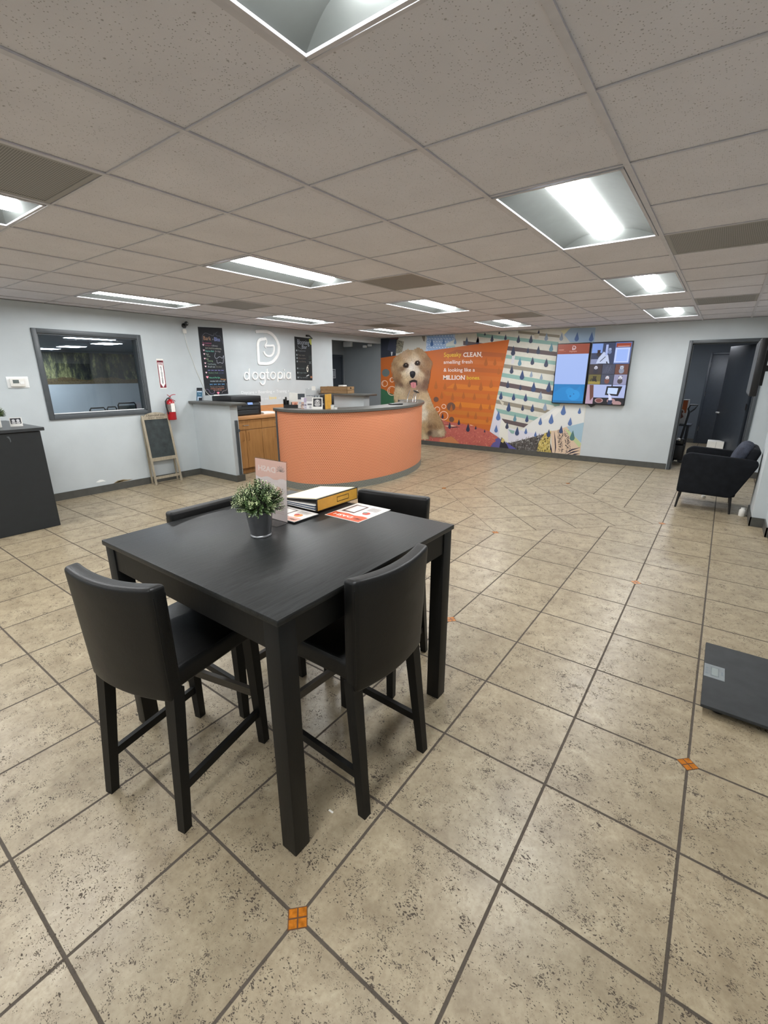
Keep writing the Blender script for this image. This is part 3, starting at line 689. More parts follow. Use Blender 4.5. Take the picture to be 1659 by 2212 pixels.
# ---- potted plant
def plant(name, label, x, y, z0, s=1.0, pot='bucket', seed=1):
    r = thing(name, label, 'potted plant', (x, y, z0)); rnd = random.Random(seed)
    if pot == 'bucket':
        MB().lathe((x, y, z0), [(0.001, .004), (.041 * s, .004), (.043 * s, 0), (.045 * s, .002), (.0445 * s, .006), (.042 * s, .009), (.043 * s, .012), (.0565 * s, .108), (.0585 * s, .109), (.0588 * s, .113), (.056 * s, .114), (.054 * s, .11), (.041 * s, .02), (0.001, .02)], 40).build('pot', MAT['steel'], r)
    else:
        MB().rbox(x - .045 * s, x + .045 * s, y - .045 * s, y + .045 * s, z0, z0 + .1 * s, .006, 2).build('pot', MAT['paper'], r)
    MB().lathe((x, y, z0), [(0.001, .1), (.05 * s, .1), (.06 * s, .118), (.045 * s, .14), (.001, .15)], 20).build('soil', MAT['soil'], r)
    g = MB(); cz = z0 + .155 * s; st = MB()
    for k in range(340):
        th = rnd.uniform(0, 2 * pi); ph = math.acos(rnd.uniform(-.35, 1)); rad = rnd.uniform(.75, 1.08)
        tip = Vector((x + .105 * s * rad * sin(ph) * cos(th), y + .105 * s * rad * sin(ph) * sin(th), cz + .088 * s * rad * cos(ph) - .01))
        root = Vector((x + .02 * cos(th), y + .02 * sin(th), z0 + .105 * s)); mid = root.lerp(tip, .55) + Vector((0, 0, .008))
        st.tube([root, mid, tip], .0009, 4, cap=False)
        d = (tip - mid).normalized(); pale = rnd.random() < .38
        for q in range(12):
            t = q / 11; p = mid.lerp(tip, .15 + .95 * t); an = q * 2.4 + th
            sd = d.cross(Vector((cos(an), sin(an), .3))).normalized(); dr_ = (sd * .9 + d * .6).normalized(); wv = dr_.cross(d).normalized()
            L = .0098 * s * rnd.uniform(.75, 1.25); W = .0030 * s
            g.add([p, p + dr_ * L * .5 + wv * W, p + dr_ * L, p + dr_ * L * .5 - wv * W], [(0, 1, 2, 3)], 1 if (pale and q > 5) else 0)
    st.build('stems', MAT['soil'], r); g.build('foliage', [MAT['leaf'], MAT['leaf_pale']], r); return r
plant('potted_plant', 'small bushy artificial plant in a galvanised bucket on the bar table', -1.515, 1.166, TZ)

# ---- acrylic sign holder with the backward-reading leaflet
sg = thing('sign_holder', 'clear acrylic sign holder with a pinkish leaflet seen from behind, on the bar table', 'sign holder', (-1.65, 1.335, TZ))
def lean(a, b, d=0): return Vector((-1.757 + a, 1.335 + b * .05 + d, TZ + .004 + b))      # slightly leaning sheet
sm = MB(); t_ = .002
for d in (0, .006): sm.add([lean(0, 0, d), lean(.222, 0, d), lean(.222, .285, d), lean(0, .285, d), lean(0, 0, d + t_), lean(.222, 0, d + t_), lean(.222, .285, d + t_), lean(0, .285, d + t_)], [(0, 1, 2, 3), (4, 7, 6, 5), (0, 4, 5, 1), (1, 5, 6, 2), (2, 6, 7, 3), (3, 7, 4, 0)])
sm.build('holder', MAT['acrylic'], sg)
MB().rbox(-1.757, -1.535, 1.27, 1.343, TZ, TZ + .004, .001, 1).build('foot', MAT['acrylic'], sg)
def leaflet(O, U, V, w_, h_, name, parent, cols, mirror=False, thin=True):
    A = Art(O, U, V, .00012, (0, w_, 0, h_)); bg, top, txt, c2 = cols[:4]
    A.rect(0, w_, 0, h_, bg); top_pts = [(0, h_), (w_, h_), (w_, h_ * .72)] + [(w_ * (1 - k / 10), h_ * (.70 + .02 * sin(k * 1.3))) for k in range(11)]
    A.poly(top_pts, top); X = (lambda f: w_ * (1 - f)) if mirror else (lambda f: w_ * f)
    A.text('DASH', X(.34), h_ * .8, h_ * .13, txt, .02, width=w_ * .56, mirror=mirror, align='r' if mirror else 'l')
    for k in range(7):
        a = k * .5; cx, cy = X(.17), h_ * .84; A.stroke([(cx, cy), (cx + cos(a) * w_ * .08, cy + sin(a) * h_ * .06), (cx + cos(a + .4) * w_ * .13, cy + sin(a + .3) * h_ * .09)], w_ * .022, c2, up=False)
    A.d += A.step
    A.rect(X(.52) - (w_ * .4 if mirror else 0), X(.52) + (0 if mirror else w_ * .4), h_ * .12, h_ * .62, cols[4]); A.rect(X(.57) - (w_ * .3 if mirror else 0), X(.57) + (0 if mirror else w_ * .3), h_ * .16, h_ * .56, bg)
    A.circ(X(.25), h_ * .5, w_ * .1, cols[5]); A.circ(X(.32), h_ * .46, w_ * .06, cols[6])
    for k in range(7): A.rect(min(X(.1), X(.42)), max(X(.1), X(.42)), h_ * (.12 + .035 * k), h_ * (.128 + .035 * k), cols[4], up=False)
    return A.build(name, PRINT, parent)
lf = leaflet(lean(.003, .003, .0025), (1, 0, 0), (0, .05, 1), .216, .279, 'leaflet', sg, ('F0E2DE', 'F2C6B6', 'FCEAE2', 'BCA298', 'D6BCB4', 'E4BCAE', 'DCCCC4'), mirror=True)  # print colours raised: the glow of light from behind is painted in
# ---- flyers, binder, papers on the table
def flyer(O, rot, label, w_=.216, h_=.27, z=TZ):
    U = Vector((cos(rot), sin(rot), 0)); V = Vector((-sin(rot), cos(rot), 0))
    r = thing('flyer', label, 'flyer', (O[0], O[1], z)); P_ = Vector((O[0], O[1], z))
    M_ = MB(); M_.prism([P_, P_ + U * w_, P_ + U * w_ + V * h_, P_ + V * h_], (0, 0, .0012)); M_.build('sheet', MAT['paper'], r)
    o = leaflet(P_ + Vector((0, 0, .0013)) + U * .004 + V * .004, U, V, w_ - .008, h_ - .008, 'print', r, ('E8E4E0', 'D8572C', 'F4E8E0', '8C3A20', '5C3A34', 'C84A34', '8C9490')); return r
# flyer with its heading along the edge nearest the viewer
flyer((-1.282, 1.806), pi, 'orange and white flyer lying right of the binder, heading toward the viewer', .216, .262)
fs = thing('flyer_pad', 'black-backed pad of printed flyers tucked under the binder behind the plant', 'flyer pad', (-1.6, 1.42, TZ))
MB().rbox(-1.74, -1.508, 1.352, 1.515, TZ, TZ + .009, .002, 2).build('backing', MAT['blk'], fs)
MB().box(-1.738, -1.510, 1.354, 1.513, TZ + .009, TZ + .0105).build('sheets', MAT['paper'], fs)
leaflet((-1.512, 1.512, TZ + .0108), (-1, 0, 0), (0, -1, 0), .222, .155, 'print', fs, ('E8E4DE', 'D8A08C', 'F0E4DC', '8C5A40', '7C6A60', 'D88A34', 'B83C34'))
bn = thing('ring_binder', 'thick black ring binder with an orange spine and clear pocket on the bar table', 'binder', (-1.66, 1.68, TZ))
bx, by0, by1_ = -1.533, 1.525, 1.845; Lb = .285; hb = .062
def slabp(m, p, q, t, mi=0):            # cover board from (x,z) to (x,z)
    (xa, za), (xb, zb) = p, q; m.add([(xa, by0, za), (xa, by1_, za), (xb, by1_, zb), (xb, by0, zb), (xa, by0, za + t), (xa, by1_, za + t), (xb, by1_, zb + t), (xb, by0, zb + t)], [(0, 1, 2, 3), (4, 7, 6, 5), (0, 3, 7, 4), (1, 5, 6, 2), (0, 4, 5, 1), (3, 2, 6, 7)], mi)
zb0 = TZ + .0115
m = MB(); slabp(m, (bx, zb0), (bx - Lb, zb0), .003); slabp(m, (bx, zb0 + hb), (bx - Lb, zb0 + .026), .003); m.rbox(bx - .004, bx, by0, by1_, zb0, zb0 + hb + .003, .0015, 2); m.build('cover', MAT['blk'], bn)
m = MB(); m.box(bx, bx + .0012, by0 + .008, by1_ - .008, zb0 + .004, zb0 + hb - .001); m.build('spine_label', MAT['yellow'], bn)
m = MB(); m.tube([(bx + .002, by0 + .15, zb0 + .022), (bx + .002, by0 + .15, zb0 + .046), (bx + .002, by0 + .24, zb0 + .046), (bx + .002, by0 + .24, zb0 + .022)], .0012, 6, closed=True); m.build('label_window', MAT['soil'], bn)
m = MB()
for k in range(5): slabp(m, (bx - .012, zb0 + .005 + k * .006), (bx - Lb + .01 + .004 * k, zb0 + .004 + k * .0042), .0035, k % 2)
m.build('pages', [MAT['paper'], plain('blue_divider', (62, 82, 112), .5)], bn)
def cover_sheet():
    dz = (.026 - hb) / Lb; A = Art((bx - .01, by0 + .01, zb0 + hb + .0035 - .001), (0, 1, 0), (-1, 0, dz), .0002); A.rect(0, .30, 0, .265, 'E6D2A0'); A.rect(.012, .29, .008, .255, 'E4E6E2')
    for k in range(7): A.stroke([(.02 + .24 * j / 8, .05 + .028 * k + .01 * sin(j + k)) for j in range(9)], .008, ('C8D0D4', 'D4D8C8', 'BCC8D0')[k % 3], up=False)
    A.build('cover_insert', PRINT, bn)
cover_sheet()

# ================================================================ RECEPTION DESK
ctrl = [(-5.235, 4.47), (-5.0, 4.385), (-4.68, 4.375), (-4.40, 4.50), (-4.18, 4.78), (-4.04, 5.2), (-3.985, 5.7), (-4.03, 6.2), (-4.17, 6.7), (-4.42, 7.2), (-4.75, 7.6)]
def catmull(P, n=8):
    P = [Vector((p[0], p[1])) for p in P]; Q = [2 * P[0] - P[1]] + P + [2 * P[-1] - P[-2]]; out = []
    for i in range(1, len(Q) - 2):
        for k in range(n):
            t = k / n; a, b, c, d = Q[i - 1:i + 3]
            out.append(.5 * ((2 * b) + (c - a) * t + (2 * a - 5 * b + 4 * c - d) * t * t + (3 * b - a - 3 * c + d) * t ** 3))
    return out + [P[-1]]
DC = catmull(ctrl)
def doff(i, o):                                   # point i of the desk line moved outward by o
    a = DC[max(i - 1, 0)]; b = DC[min(i + 1, len(DC) - 1)]; d = (b - a).normalized(); n = Vector((d.y, -d.x)); return DC[i] + n * o
acc = [0]
for i in range(1, len(DC)): acc.append(acc[-1] + (DC[i] - DC[i - 1]).length)
def sweep(prof, mi_of, name, mats, parent, cap=True, uv=False):    # profile of (offset, z) carried along the desk line
    vs = []; n = len(prof); K = len(DC); fs = []; mi = []
    for i in range(K):
        for o, z in prof: p = doff(i, o); vs.append((p.x, p.y, z))
    m = MB(); m.v = vs
    for i in range(K - 1):
        for j in range(n):
            m.f.append((i * n + j, (i + 1) * n + j, (i + 1) * n + (j + 1) % n, i * n + (j + 1) % n)); m.mi.append(mi_of(j)); m.sm.append(True)
    if cap: m.f += [tuple(range(n)), tuple((K - 1) * n + j for j in range(n))[::-1]]; m.mi += [mi_of(-1)] * 2; m.sm += [False] * 2
    def uvf(p, nrm):
        q = Vector((p.x, p.y)); best = min(range(K), key=lambda i: (DC[i] - q).length_squared)
        i2 = min(best, K - 2) if best == 0 or (best < K - 1 and (DC[best + 1] - q).length_squared < (DC[best - 1] - q).length_squared) else best - 1
        e = DC[i2 + 1] - DC[i2]; t = max(0, min(1, (q - DC[i2]).dot(e) / e.length_squared)); return (acc[i2] + t * e.length, p.z)
    return m.build(name, mats, parent, uvf=uvf if uv else None)
DT = 1.13
dk = thing('reception_desk', 'curved reception desk faced in orange penny tile with a grey counter', 'reception desk', (-4.7, 5.8, 0))
sweep([(0, .1), (0, DT - .04), (-.1, DT - .04), (-.1, .1)], lambda j: 0 if j == 0 else 1, 'tiled_front', [MAT['penny'], MAT['lam']], dk, uv=True)
sweep([(.004, 0), (.004, .1), (-.1, .1), (-.1, 0)], lambda j: 0 if j == 0 else 1, 'tiled_base', [MAT['penny_grey'], MAT['lam']], dk, uv=True)
sweep([(.035, DT - .04), (.04, DT - .035), (.04, DT - .005), (.035, DT), (-.40, DT), (-.40, DT - .04)], lambda j: 0, 'counter_top', MAT['lam'], dk)
sweep([(-.1, .72), (-.1, .755), (-.72, .755), (-.72, .72)], lambda j: 0, 'work_surface', MAT['lam'], dk)
e0 = doff(0, .004); e1 = doff(0, -.1); dd = (DC[1] - DC[0]).normalized()
m = MB(); q = [Vector((e0.x, e0.y, 0)), Vector((e1.x, e1.y, 0)), Vector((e1.x - dd.x * .014, e1.y - dd.y * .014, 0)), Vector((e0.x - dd.x * .014, e0.y - dd.y * .014, 0))]
m.prism(q, (0, 0, DT - .04)); f0 = doff(0, .0035); f1 = doff(0, .007); m.prism([Vector((f0.x - dd.x * .014, f0.y - dd.y * .014, 0)), Vector((f1.x - dd.x * .014, f1.y - dd.y * .014, 0)), Vector((f1.x + dd.x * .05, f1.y + dd.y * .05, 0)), Vector((f0.x + dd.x * .05, f0.y + dd.y * .05, 0))], (0, 0, DT - .04)); m.build('end_trim', MAT['trim'], dk)
m = MB().box(e1.x - .06, e1.x - .014, e1.y + .005, e1.y + .045, .80, .83); m.build('gate_latch', MAT['trim'], dk)
from bpy_extras.object_utils import world_to_camera_view
def desk_u(u, off):        # the spot on the desk line, set back by off, that lies in the direction of photo column u
    best = None
    for i in range(len(DC)):
        p = doff(i, off); d = Vector((p.x, p.y, DT - CAM_H)); f = Vector((sin(YAW) * cos(PITCH), cos(YAW) * cos(PITCH), sin(PITCH))); r_ = Vector((cos(YAW), -sin(YAW), 0))
        uu = 829.5 + FPX * d.dot(r_) / d.dot(f); e = abs(uu - u) + (50 if p.y > 6.9 else 0)
        if best is None or e < best[0]: best = (e, p, i)
    t = DC[min(best[2] + 1, len(DC) - 1)] - DC[max(best[2] - 1, 0)]; return best[1], math.atan2(t.y, t.x)
FACE = radians(36)   # turn so an item's front looks back into the room
def local(x, y, z, rot): return Matrix.Translation((x, y, z)) @ Matrix.Rotation(rot, 4, 'Z')
def upright(name, label, cat, x, y, z, rot, w_, h_, tilt=.25, cols=None, group=None, t=.006, draw=None, frame=MAT['paper']):
    r = thing(name, label, cat, (x, y, z), group); M_ = local(x, y, z, rot)
    X = Vector((1, 0, 0)); f = lambda a, b, d: M_ @ Vector((a, d + b * tilt, b * (1 - tilt * tilt / 2)))
    m = MB(); m.add([f(a, b, d) for d in (0, t) for a, b in ((-w_ / 2, 0), (w_ / 2, 0), (w_ / 2, h_), (-w_ / 2, h_))], [(0, 1, 2, 3), (7, 6, 5, 4), (0, 4, 5, 1), (1, 5, 6, 2), (2, 6, 7, 3), (3, 7, 4, 0)]); m.build('card', frame, r)
    m = MB(); m.add([f(-.01, h_ * .6, t), f(.01, h_ * .6, t), M_ @ Vector((.01, h_ * .6 * tilt + .05, 0)), M_ @ Vector((-.01, h_ * .6 * tilt + .05, 0))], [(0, 1, 2, 3)]); m.build('easel_back', frame, r)
    if draw:
        A = Art(f(-w_ / 2, 0, -.0004), f(1, 0, 0) - f(0, 0, 0), f(0, 1, 0) - f(0, 0, 0), .0003, (0, w_, 0, h_)); draw(A, w_, h_); A.build('print', PRINT, r)
    return r
def dog_photo(A, w_, h_):
    A.rect(w_ * .1, w_ * .9, h_ * .22, h_ * .92, '26262C'); A.circ(w_ * .5, h_ * .62, w_ * .24, 'C9C6C4', h_ * .2); A.circ(w_ * .5, h_ * .4, w_ * .28, 'B4B1B0', h_ * .15)
    A.circ(w_ * .3, h_ * .6, w_ * .08, '8C8888', h_ * .16); A.circ(w_ * .7, h_ * .6, w_ * .08, '8C8888', h_ * .16); A.circ(w_ * .42, h_ * .66, w_ * .03, '201E20'); A.circ(w_ * .58, h_ * .66, w_ * .03, '201E20'); A.circ(w_ * .5, h_ * .56, w_ * .045, '201E20')
def two_dogs(A, w_, h_):
    A.rect(w_ * .08, w_ * .92, h_ * .3, h_ * .94, '2A2A30')
    for cx in (.32, .68): A.circ(w_ * cx, h_ * .66, w_ * .13, 'D0CED0', h_ * .16); A.circ(w_ * cx, h_ * .42, w_ * .17, 'BEBCBE', h_ * .12)
def booklet(c1, c2, c3):
    def f(A, w_, h_): A.rect(0, w_, 0, h_, c1); A.rect(0, w_, h_ * .6, h_, c2); A.rect(w_ * .15, w_ * .85, h_ * .3, h_ * .42, c3); A.circ(w_ * .6, h_ * .15, w_ * .2, c2)
    return f
# organiser with papers
p, a = desk_u(634, -.22); og = thing('desk_organiser', 'black desk organiser with note papers at the left end of the desk', 'organiser', (p.x, p.y, DT)); M_ = local(p.x, p.y, DT, FACE)
m = MB(); m.box(-.13, -.125, -.06, .08, 0, .12, M=M_); m.box(.125, .13, -.06, .08, 0, .07, M=M_); m.box(-.125, .125, .075, .08, 0, .1, M=M_); m.box(-.125, .125, -.06, -.055, 0, .045, M=M_); m.box(-.125, .125, -.055, .075, 0, .004, M=M_); m.box(-.02, -.015, -.055, .075, 0, .08, M=M_); m.build('tray', MAT['blk'], og)
m = MB(); m.box(-.11, -.095, -.02, .03, .005, .15, M=M_); m.build('pen_cup', MAT['blk'], og)
q = thing('note_stack', 'stack of white note paper standing in the black organiser', 'paper', (p.x, p.y, DT + .004)); m = MB(); m.box(-.07, .09, .02, .05, .006, .205, M=M_ @ Matrix.Rotation(.08, 4, 'Y')); m.build('sheets', MAT['paper'], q)
A = Art(M_ @ Vector((-.01, -.0555, .012)), M_.to_3x3() @ Vector((1, 0, 0)), M_.to_3x3() @ Vector((0, .2, 1)), .0004); A.rect(0, .125, 0, .075, 'D8A088'); A.circ(.05, .04, .02, 'B86A50'); A.rect(.08, .11, .02, .05, 'E8D0C0')
q = thing('coupon_card', 'small pink printed card at the front of the black organiser', 'card', (p.x, p.y, DT + .005)); A.build('print', PRINT, q)
MB().add([M_ @ Vector(v) for v in ((-.01, -.0545, .012), (.115, -.0545, .012), (.115, -.0395, .087), (-.01, -.0395, .087))], [(0, 1, 2, 3)]).build('card', MAT['paper'], q)
for u, off, h_, w_, cs, lb in ((651, -.26, .20, .10, ('D8D2CE', '3A4048', 'B0B4C4'), 'tall white brochure with a dark roof picture beside the organiser'), (656, -.17, .155, .05, ('C8A898', 'E0DCE0', '8C7C80'), 'narrow pink leaflet in front of the tall brochure'),
                           (662, -.15, .15, .04, ('CFCBD4', 'B4A8C0', '7C788C'), 'narrow lilac leaflet left of the photo cards'), (668, -.16, .175, .085, ('E6E4E4', 'B9B7B8', '6C6A6C'), 'white leaflet with grey pictures left of the framed dog card')):
    p, a = desk_u(u, off); upright('brochure', lb, 'brochure', p.x, p.y, DT, FACE, w_, h_, .12, group='brochures on the reception desk', draw=booklet(*cs))
p, a = desk_u(685, -.15); upright('photo_card', 'white card with a black and white dog portrait on the reception desk', 'photo card', p.x, p.y, DT, FACE, .145, .16, .22, draw=dog_photo)
p, a = desk_u(677, -.38); r = thing('acrylic_sign', 'clear acrylic sign standing behind the dog card on the desk', 'sign', (p.x, p.y, DT)); M_ = local(p.x, p.y, DT, FACE)
MB().rbox(-.1, .1, 0, .004, 0, .27, .002, 1, M=M_).rbox(-.1, .1, -.04, .04, 0, .004, .001, 1, M=M_).build('panel', MAT['acrylic'], r); MB().box(-.01, .045, -.001, 0, .245, .30, M=M_).build('clip_tag', MAT['paper'], r)
p, a = desk_u(677, -.27); upright('magazine', 'dark silver patterned booklet leaning behind the dog card', 'magazine', p.x, p.y, DT, FACE, .19, .19, .3, draw=lambda A, w_, h_: [A.rect(0, w_, 0, h_, '74787C')] + [A.stroke([(w_ * (.05 + .1 * k), h_ * .05), (w_ * (.12 + .1 * k), h_ * .95)], .008, ('A8AEB2', '50545A')[k % 2], up=False) for k in range(9)])
p, a = desk_u(700, -.26); upright('brochure', 'black brochure with a white band right of the dog card', 'brochure', p.x, p.y, DT, FACE, .085, .175, .1, group='brochures on the reception desk', draw=booklet('55565A', '1C1D20', 'C8C8CC'))
p, a = desk_u(711, -.22); r = thing('yellow_folder', 'yellow and black folder standing on edge on the reception desk', 'folder', (p.x, p.y, DT)); M_ = local(p.x, p.y, DT, FACE + 1.2)
MB().box(-.09, .09, 0, .006, 0, .2, M=M_).build('cover', MAT['yellow'], r); MB().box(-.09, .09, .006, .022, 0, .2, M=M_).build('back_cover', MAT['blk'], r)
for u, off, rr, hh, lb in ((717, -.13, .022, .055, 'small white round tub beside the yellow folder, left one'), (725, -.12, .026, .028, 'low white cup on the desk right of the small tub')):
    p, a = desk_u(u, off); r = thing('tub', lb, 'tub', (p.x, p.y, DT), 'small tubs on the desk'); MB().lathe((p.x, p.y, DT), [(.001, 0), (rr, 0), (rr * 1.05, hh * .8), (rr * 1.1, hh * .82), (rr * 1.1, hh), (.001, hh)], 24).build('body', MAT['pipe'], r); MB().lathe((p.x, p.y, DT), [(rr * 1.12, hh), (rr * 1.12, hh + .006), (.001, hh + .007)], 24).build('lid', MAT['silver'], r)
p, a = desk_u(853, -.2); r = thing('signature_pad', 'flat black signature pad at the right end of the desk', 'signature pad', (p.x, p.y, DT)); M_ = local(p.x, p.y, DT, FACE + .5)
MB().rbox(-.1, .1, -.065, .065, 0, .02, .006, 2, M=M_).build('body', MAT['blk'], r); MB().box(-.06, .06, -.03, .035, .02, .0205, M=M_).build('display', MAT['lcd'], r)
p, a = desk_u(887, -.17); r = thing('acrylic_stand', 'clear curved acrylic stand with a black cap at the right end of the desk', 'stand', (p.x, p.y, DT)); M_ = local(p.x, p.y, DT, FACE + .2)
m = MB(); m.rbox(-.12, .12, -.06, .06, 0, .006, .002, 1, M=M_)
m.build('base', MAT['acrylic'], r)
for xx in (-.07, .03, .075):
    pts = [M_ @ Vector((xx + .028 * (1 - cos(k * pi / 10)) * (1 if xx < .07 else .6), -.02 + .004 * k, .006 + .19 * (sin(k * pi / 20)) )) for k in range(11)]
    MB().tube(pts, .007, 8).build('loop', MAT['chrome'], r)
MB().rbox(-.03, .07, -.03, .01, .185, .205, .005, 2, M=M_ @ Matrix.Rotation(.35, 4, 'Y')).build('cap', MAT['blk'], r)

# ---- wing wall by the hallway with crate
WT = 1.22
m = MB(); m.box(XL, -5.72, 7.12, 7.3, 0, WT - .035); struct(m.build('wall_wing', MAT['wall'], loc=(0, 0, 0)))
tag(MB().rbox(XL, -5.60, 7.0, 7.4, WT - .035, WT, .006, 2).build('ledge', MAT['lam']), 'grey laminate ledge on the low wall behind the desk, under the crate', 'ledge')
r = thing('wooden_crate', 'low wooden crate with a dark hand hole on the back ledge', 'crate', (-6.48, 7.2, WT)); M_ = local(-6.48, 7.2, WT, radians(14))
m = MB(); cw, cd, chh = .31, .16, .135
for k in range(2): z0 = .004 + k * .068; m.box(-cw, cw, -cd, -cd + .01, z0, z0 + .06, M=M_); m.box(-cw, cw, cd - .01, cd, z0, z0 + .06, M=M_); m.box(-cw, -cw + .01, -cd, cd, z0, z0 + .06, M=M_); m.box(cw - .01, cw, -cd, cd, z0, z0 + .06, M=M_)
m.build('slats', MAT['crate'], r); m = MB().box(-cw + .01, cw - .01, -cd + .01, cd - .01, .0, .01, M=M_)
for sx in (-1, 1):
    for sy in (-1, 1): m.box(sx * (cw - .025) - .01, sx * (cw - .025) + .01, sy * (cd - .025) - .01, sy * (cd - .025) + .01, 0, chh, M=M_)
m.build('frame', MAT['crate'], r); MB().box(cw, cw + .001, -.03, .03, .09, .12, M=M_).build('hand_hole', MAT['blk'], r)
tag(MB().rbox(-6.36, -6.22, 7.1, 7.2, WT + .14, WT + .165, .004, 2).box(-6.36, -6.34, 7.1, 7.2, WT + .135, WT + .14).build('box', MAT['paper']), 'small white box on top of the wooden crate', 'box')
# dark monitor between desk and crate
r = thing('monitor', 'small dark screen in front of the wooden crate', 'monitor', (0, 0, 0)); p, a = desk_u(700, -.58); r.location = (p.x, p.y, .755); M_ = local(p.x, p.y, .755, FACE - .1)
MB().rbox(-.15, .15, 0, .02, .33, .55, .006, 2, M=M_).build('screen', MAT['blk'], r); MB().box(-.02, .02, .02, .03, 0, .4, M=M_).rbox(-.1, .1, -.06, .08, 0, .012, .004, 1, M=M_).build('foot', MAT['blk'], r)

# ================================================================ OAK CABINETS ON THE WINDOW WALL
CZ = .89
wt = thing('worktop', 'long oak-look worktop along the wall behind the desk', 'worktop', (-6.5, 5.7, CZ)); MB().rbox(XL + .015, -6.17, 4.29, 7.1, CZ, CZ + .055, .004, 2).build('top', MAT['oak_top'], wt); MB().box(XL + .002, XL + .015, 4.29, 7.1, CZ, CZ + .16).build('backsplash', MAT['oak_top'], wt)
def cabinet(y0, y1, label, handles=True):
    r = thing('base_cabinet', label, 'cabinet', (-6.5, (y0 + y1) / 2, 0), 'oak base cabinets'); xf = -6.205
    MB().box(XL + .015, xf, y0, y1, .1, CZ).box(XL + .015, xf - .06, y0, y1, 0, .1).build('body', MAT['oak'], r)
    dw = MB().rbox(xf, xf + .018, y0 + .003, y1 - .003, .73, CZ - .01, .002, 1).build('drawer', MAT['oak'], r)
    ym = (y0 + y1) / 2
    def pull(a, b): return MB().tube([a, a + Vector((.022, 0, 0)), b + Vector((.022, 0, 0)), b], .005, 8)
    pull(Vector((xf + .018, ym - .05, .8)), Vector((xf + .018, ym + .05, .8))).build('handle', MAT['steel'], dw)
    for a, b, hy in ((y0, ym, ym - .05), (ym, y1, ym + .05)):
        d_ = MB().rbox(xf, xf + .018, a + .003, b - .003, .105, .722, .002, 1).build('door', MAT['oak'], r)
        pull(Vector((xf + .018, hy, .56)), Vector((xf + .018, hy, .68))).build('handle', MAT['oak'], d_)
cabinet(4.30, 4.96, 'oak base cabinet directly below the printer, nearest the half wall')
cabinet(4.96, 5.64, 'oak base cabinet partly hidden behind the end of the tiled desk')
# printer
r = thing('printer', 'black office printer with a lit display on the oak worktop', 'printer', (-6.5, 4.74, CZ + .055)); z0 = CZ + .055; xf = -6.27
MB().rbox(-6.76, xf, 4.45, 5.04, z0, z0 + .20, .012, 2).build('body', MAT['blk'], r)
MB().rbox(-6.76, xf + .02, 4.45, 5.04, z0 + .205, z0 + .31, .012, 2).build('scanner_lid', MAT['blk'], r)
MB().rbox(xf, xf + .012, 4.52, 4.98, z0 + .02, z0 + .085, .004, 1).rbox(xf, xf + .012, 4.52, 4.98, z0 + .095, z0 + .15, .004, 1).build('paper_drawer', MAT['cab'], r)
cp = MB().add([(xf, 4.66, z0 + .165), (xf, 5.0, z0 + .165), (xf + .02, 5.0, z0 + .165), (xf + .02, 4.66, z0 + .165), (xf, 4.66, z0 + .235), (xf, 5.0, z0 + .235)], [(3, 2, 5, 4), (0, 3, 4), (1, 5, 2), (0, 1, 2, 3), (0, 4, 5, 1)]).build('control_panel', MAT['cab'], r)
A = Art((xf + .0235, 4.76, z0 + .172), (0, 1, 0), (-.28, 0, 1), .0006); A.rect(0, .1, 0, .055, '8CB0F0'); A.build('display', SCREEN, cp)
tag(MB().box(-6.5, -6.26, 5.09, 5.32, CZ + .055, CZ + .075).box(-6.48, -6.28, 5.1, 5.33, CZ + .075, CZ + .085).build('papers', MAT['paper']), 'flat pile of white papers right of the printer', 'papers')

# ================================================================ THINGS ON THE WINDOW WALL
def wallart(y, z, x=XL + .0015, step=.0003, bound=None): return Art((x, y, z), (0, 1, 0), (0, 0, 1), step, bound)
def wquad(m, pts, th=.004): m.prism([Vector((XL, p[0], p[1])) for p in pts], (th, 0, 0)); return m
def heart(A, a, b, s, c):
    A.poly([(a + s * 16 * sin(t) ** 3 / 17, b + s * (13 * cos(t) - 5 * cos(2 * t) - 2 * cos(3 * t) - cos(4 * t)) / 17) for t in [2 * pi * k / 20 for k in range(20)]], c, up=False)
def bow(A, a, b, s, c): A.poly([(a - s, b + s * .5), (a, b + .1 * s), (a + s, b + s * .5), (a + s, b - s * .5), (a, b - .1 * s), (a - s, b - s * .5)], c, up=False)
bk_ = thing('chalk_poster', 'tall black chalk menu poster with pink hearts left of the raised logo', 'poster', (XL, 4.6, 1.27), 'chalk menu posters')
wquad(MB(), [(4.385, 1.265), (4.82, 1.275), (4.822, 2.318), (4.385, 2.303)], .004).build('sheet', plain('poster_black', (30, 33, 38), .8, var=.1), bk_)
A = wallart(4.385, 1.27, XL + .005)
def squig(A, pts, w_, c): A.stroke([tuple(p) for p in catmull(pts, 6)], w_, c, up=False)
squig(A, [(.06, .82), (.06, .9), (.12, .95), (.2, .93), (.26, .92), (.28, .96)], .005, '6C6874'); squig(A, [(.34, .98), (.30, .95), (.33, .92), (.38, .92), (.41, .86), (.42, .8)], .005, '5C5C68')
A.text('Bark', .075, .845, .085, 'B08A70', .0, width=.135); A.text('n', .235, .85, .05, '8C8C98'); A.text('Bliss', .27, .84, .085, '8C98CC', width=.105)
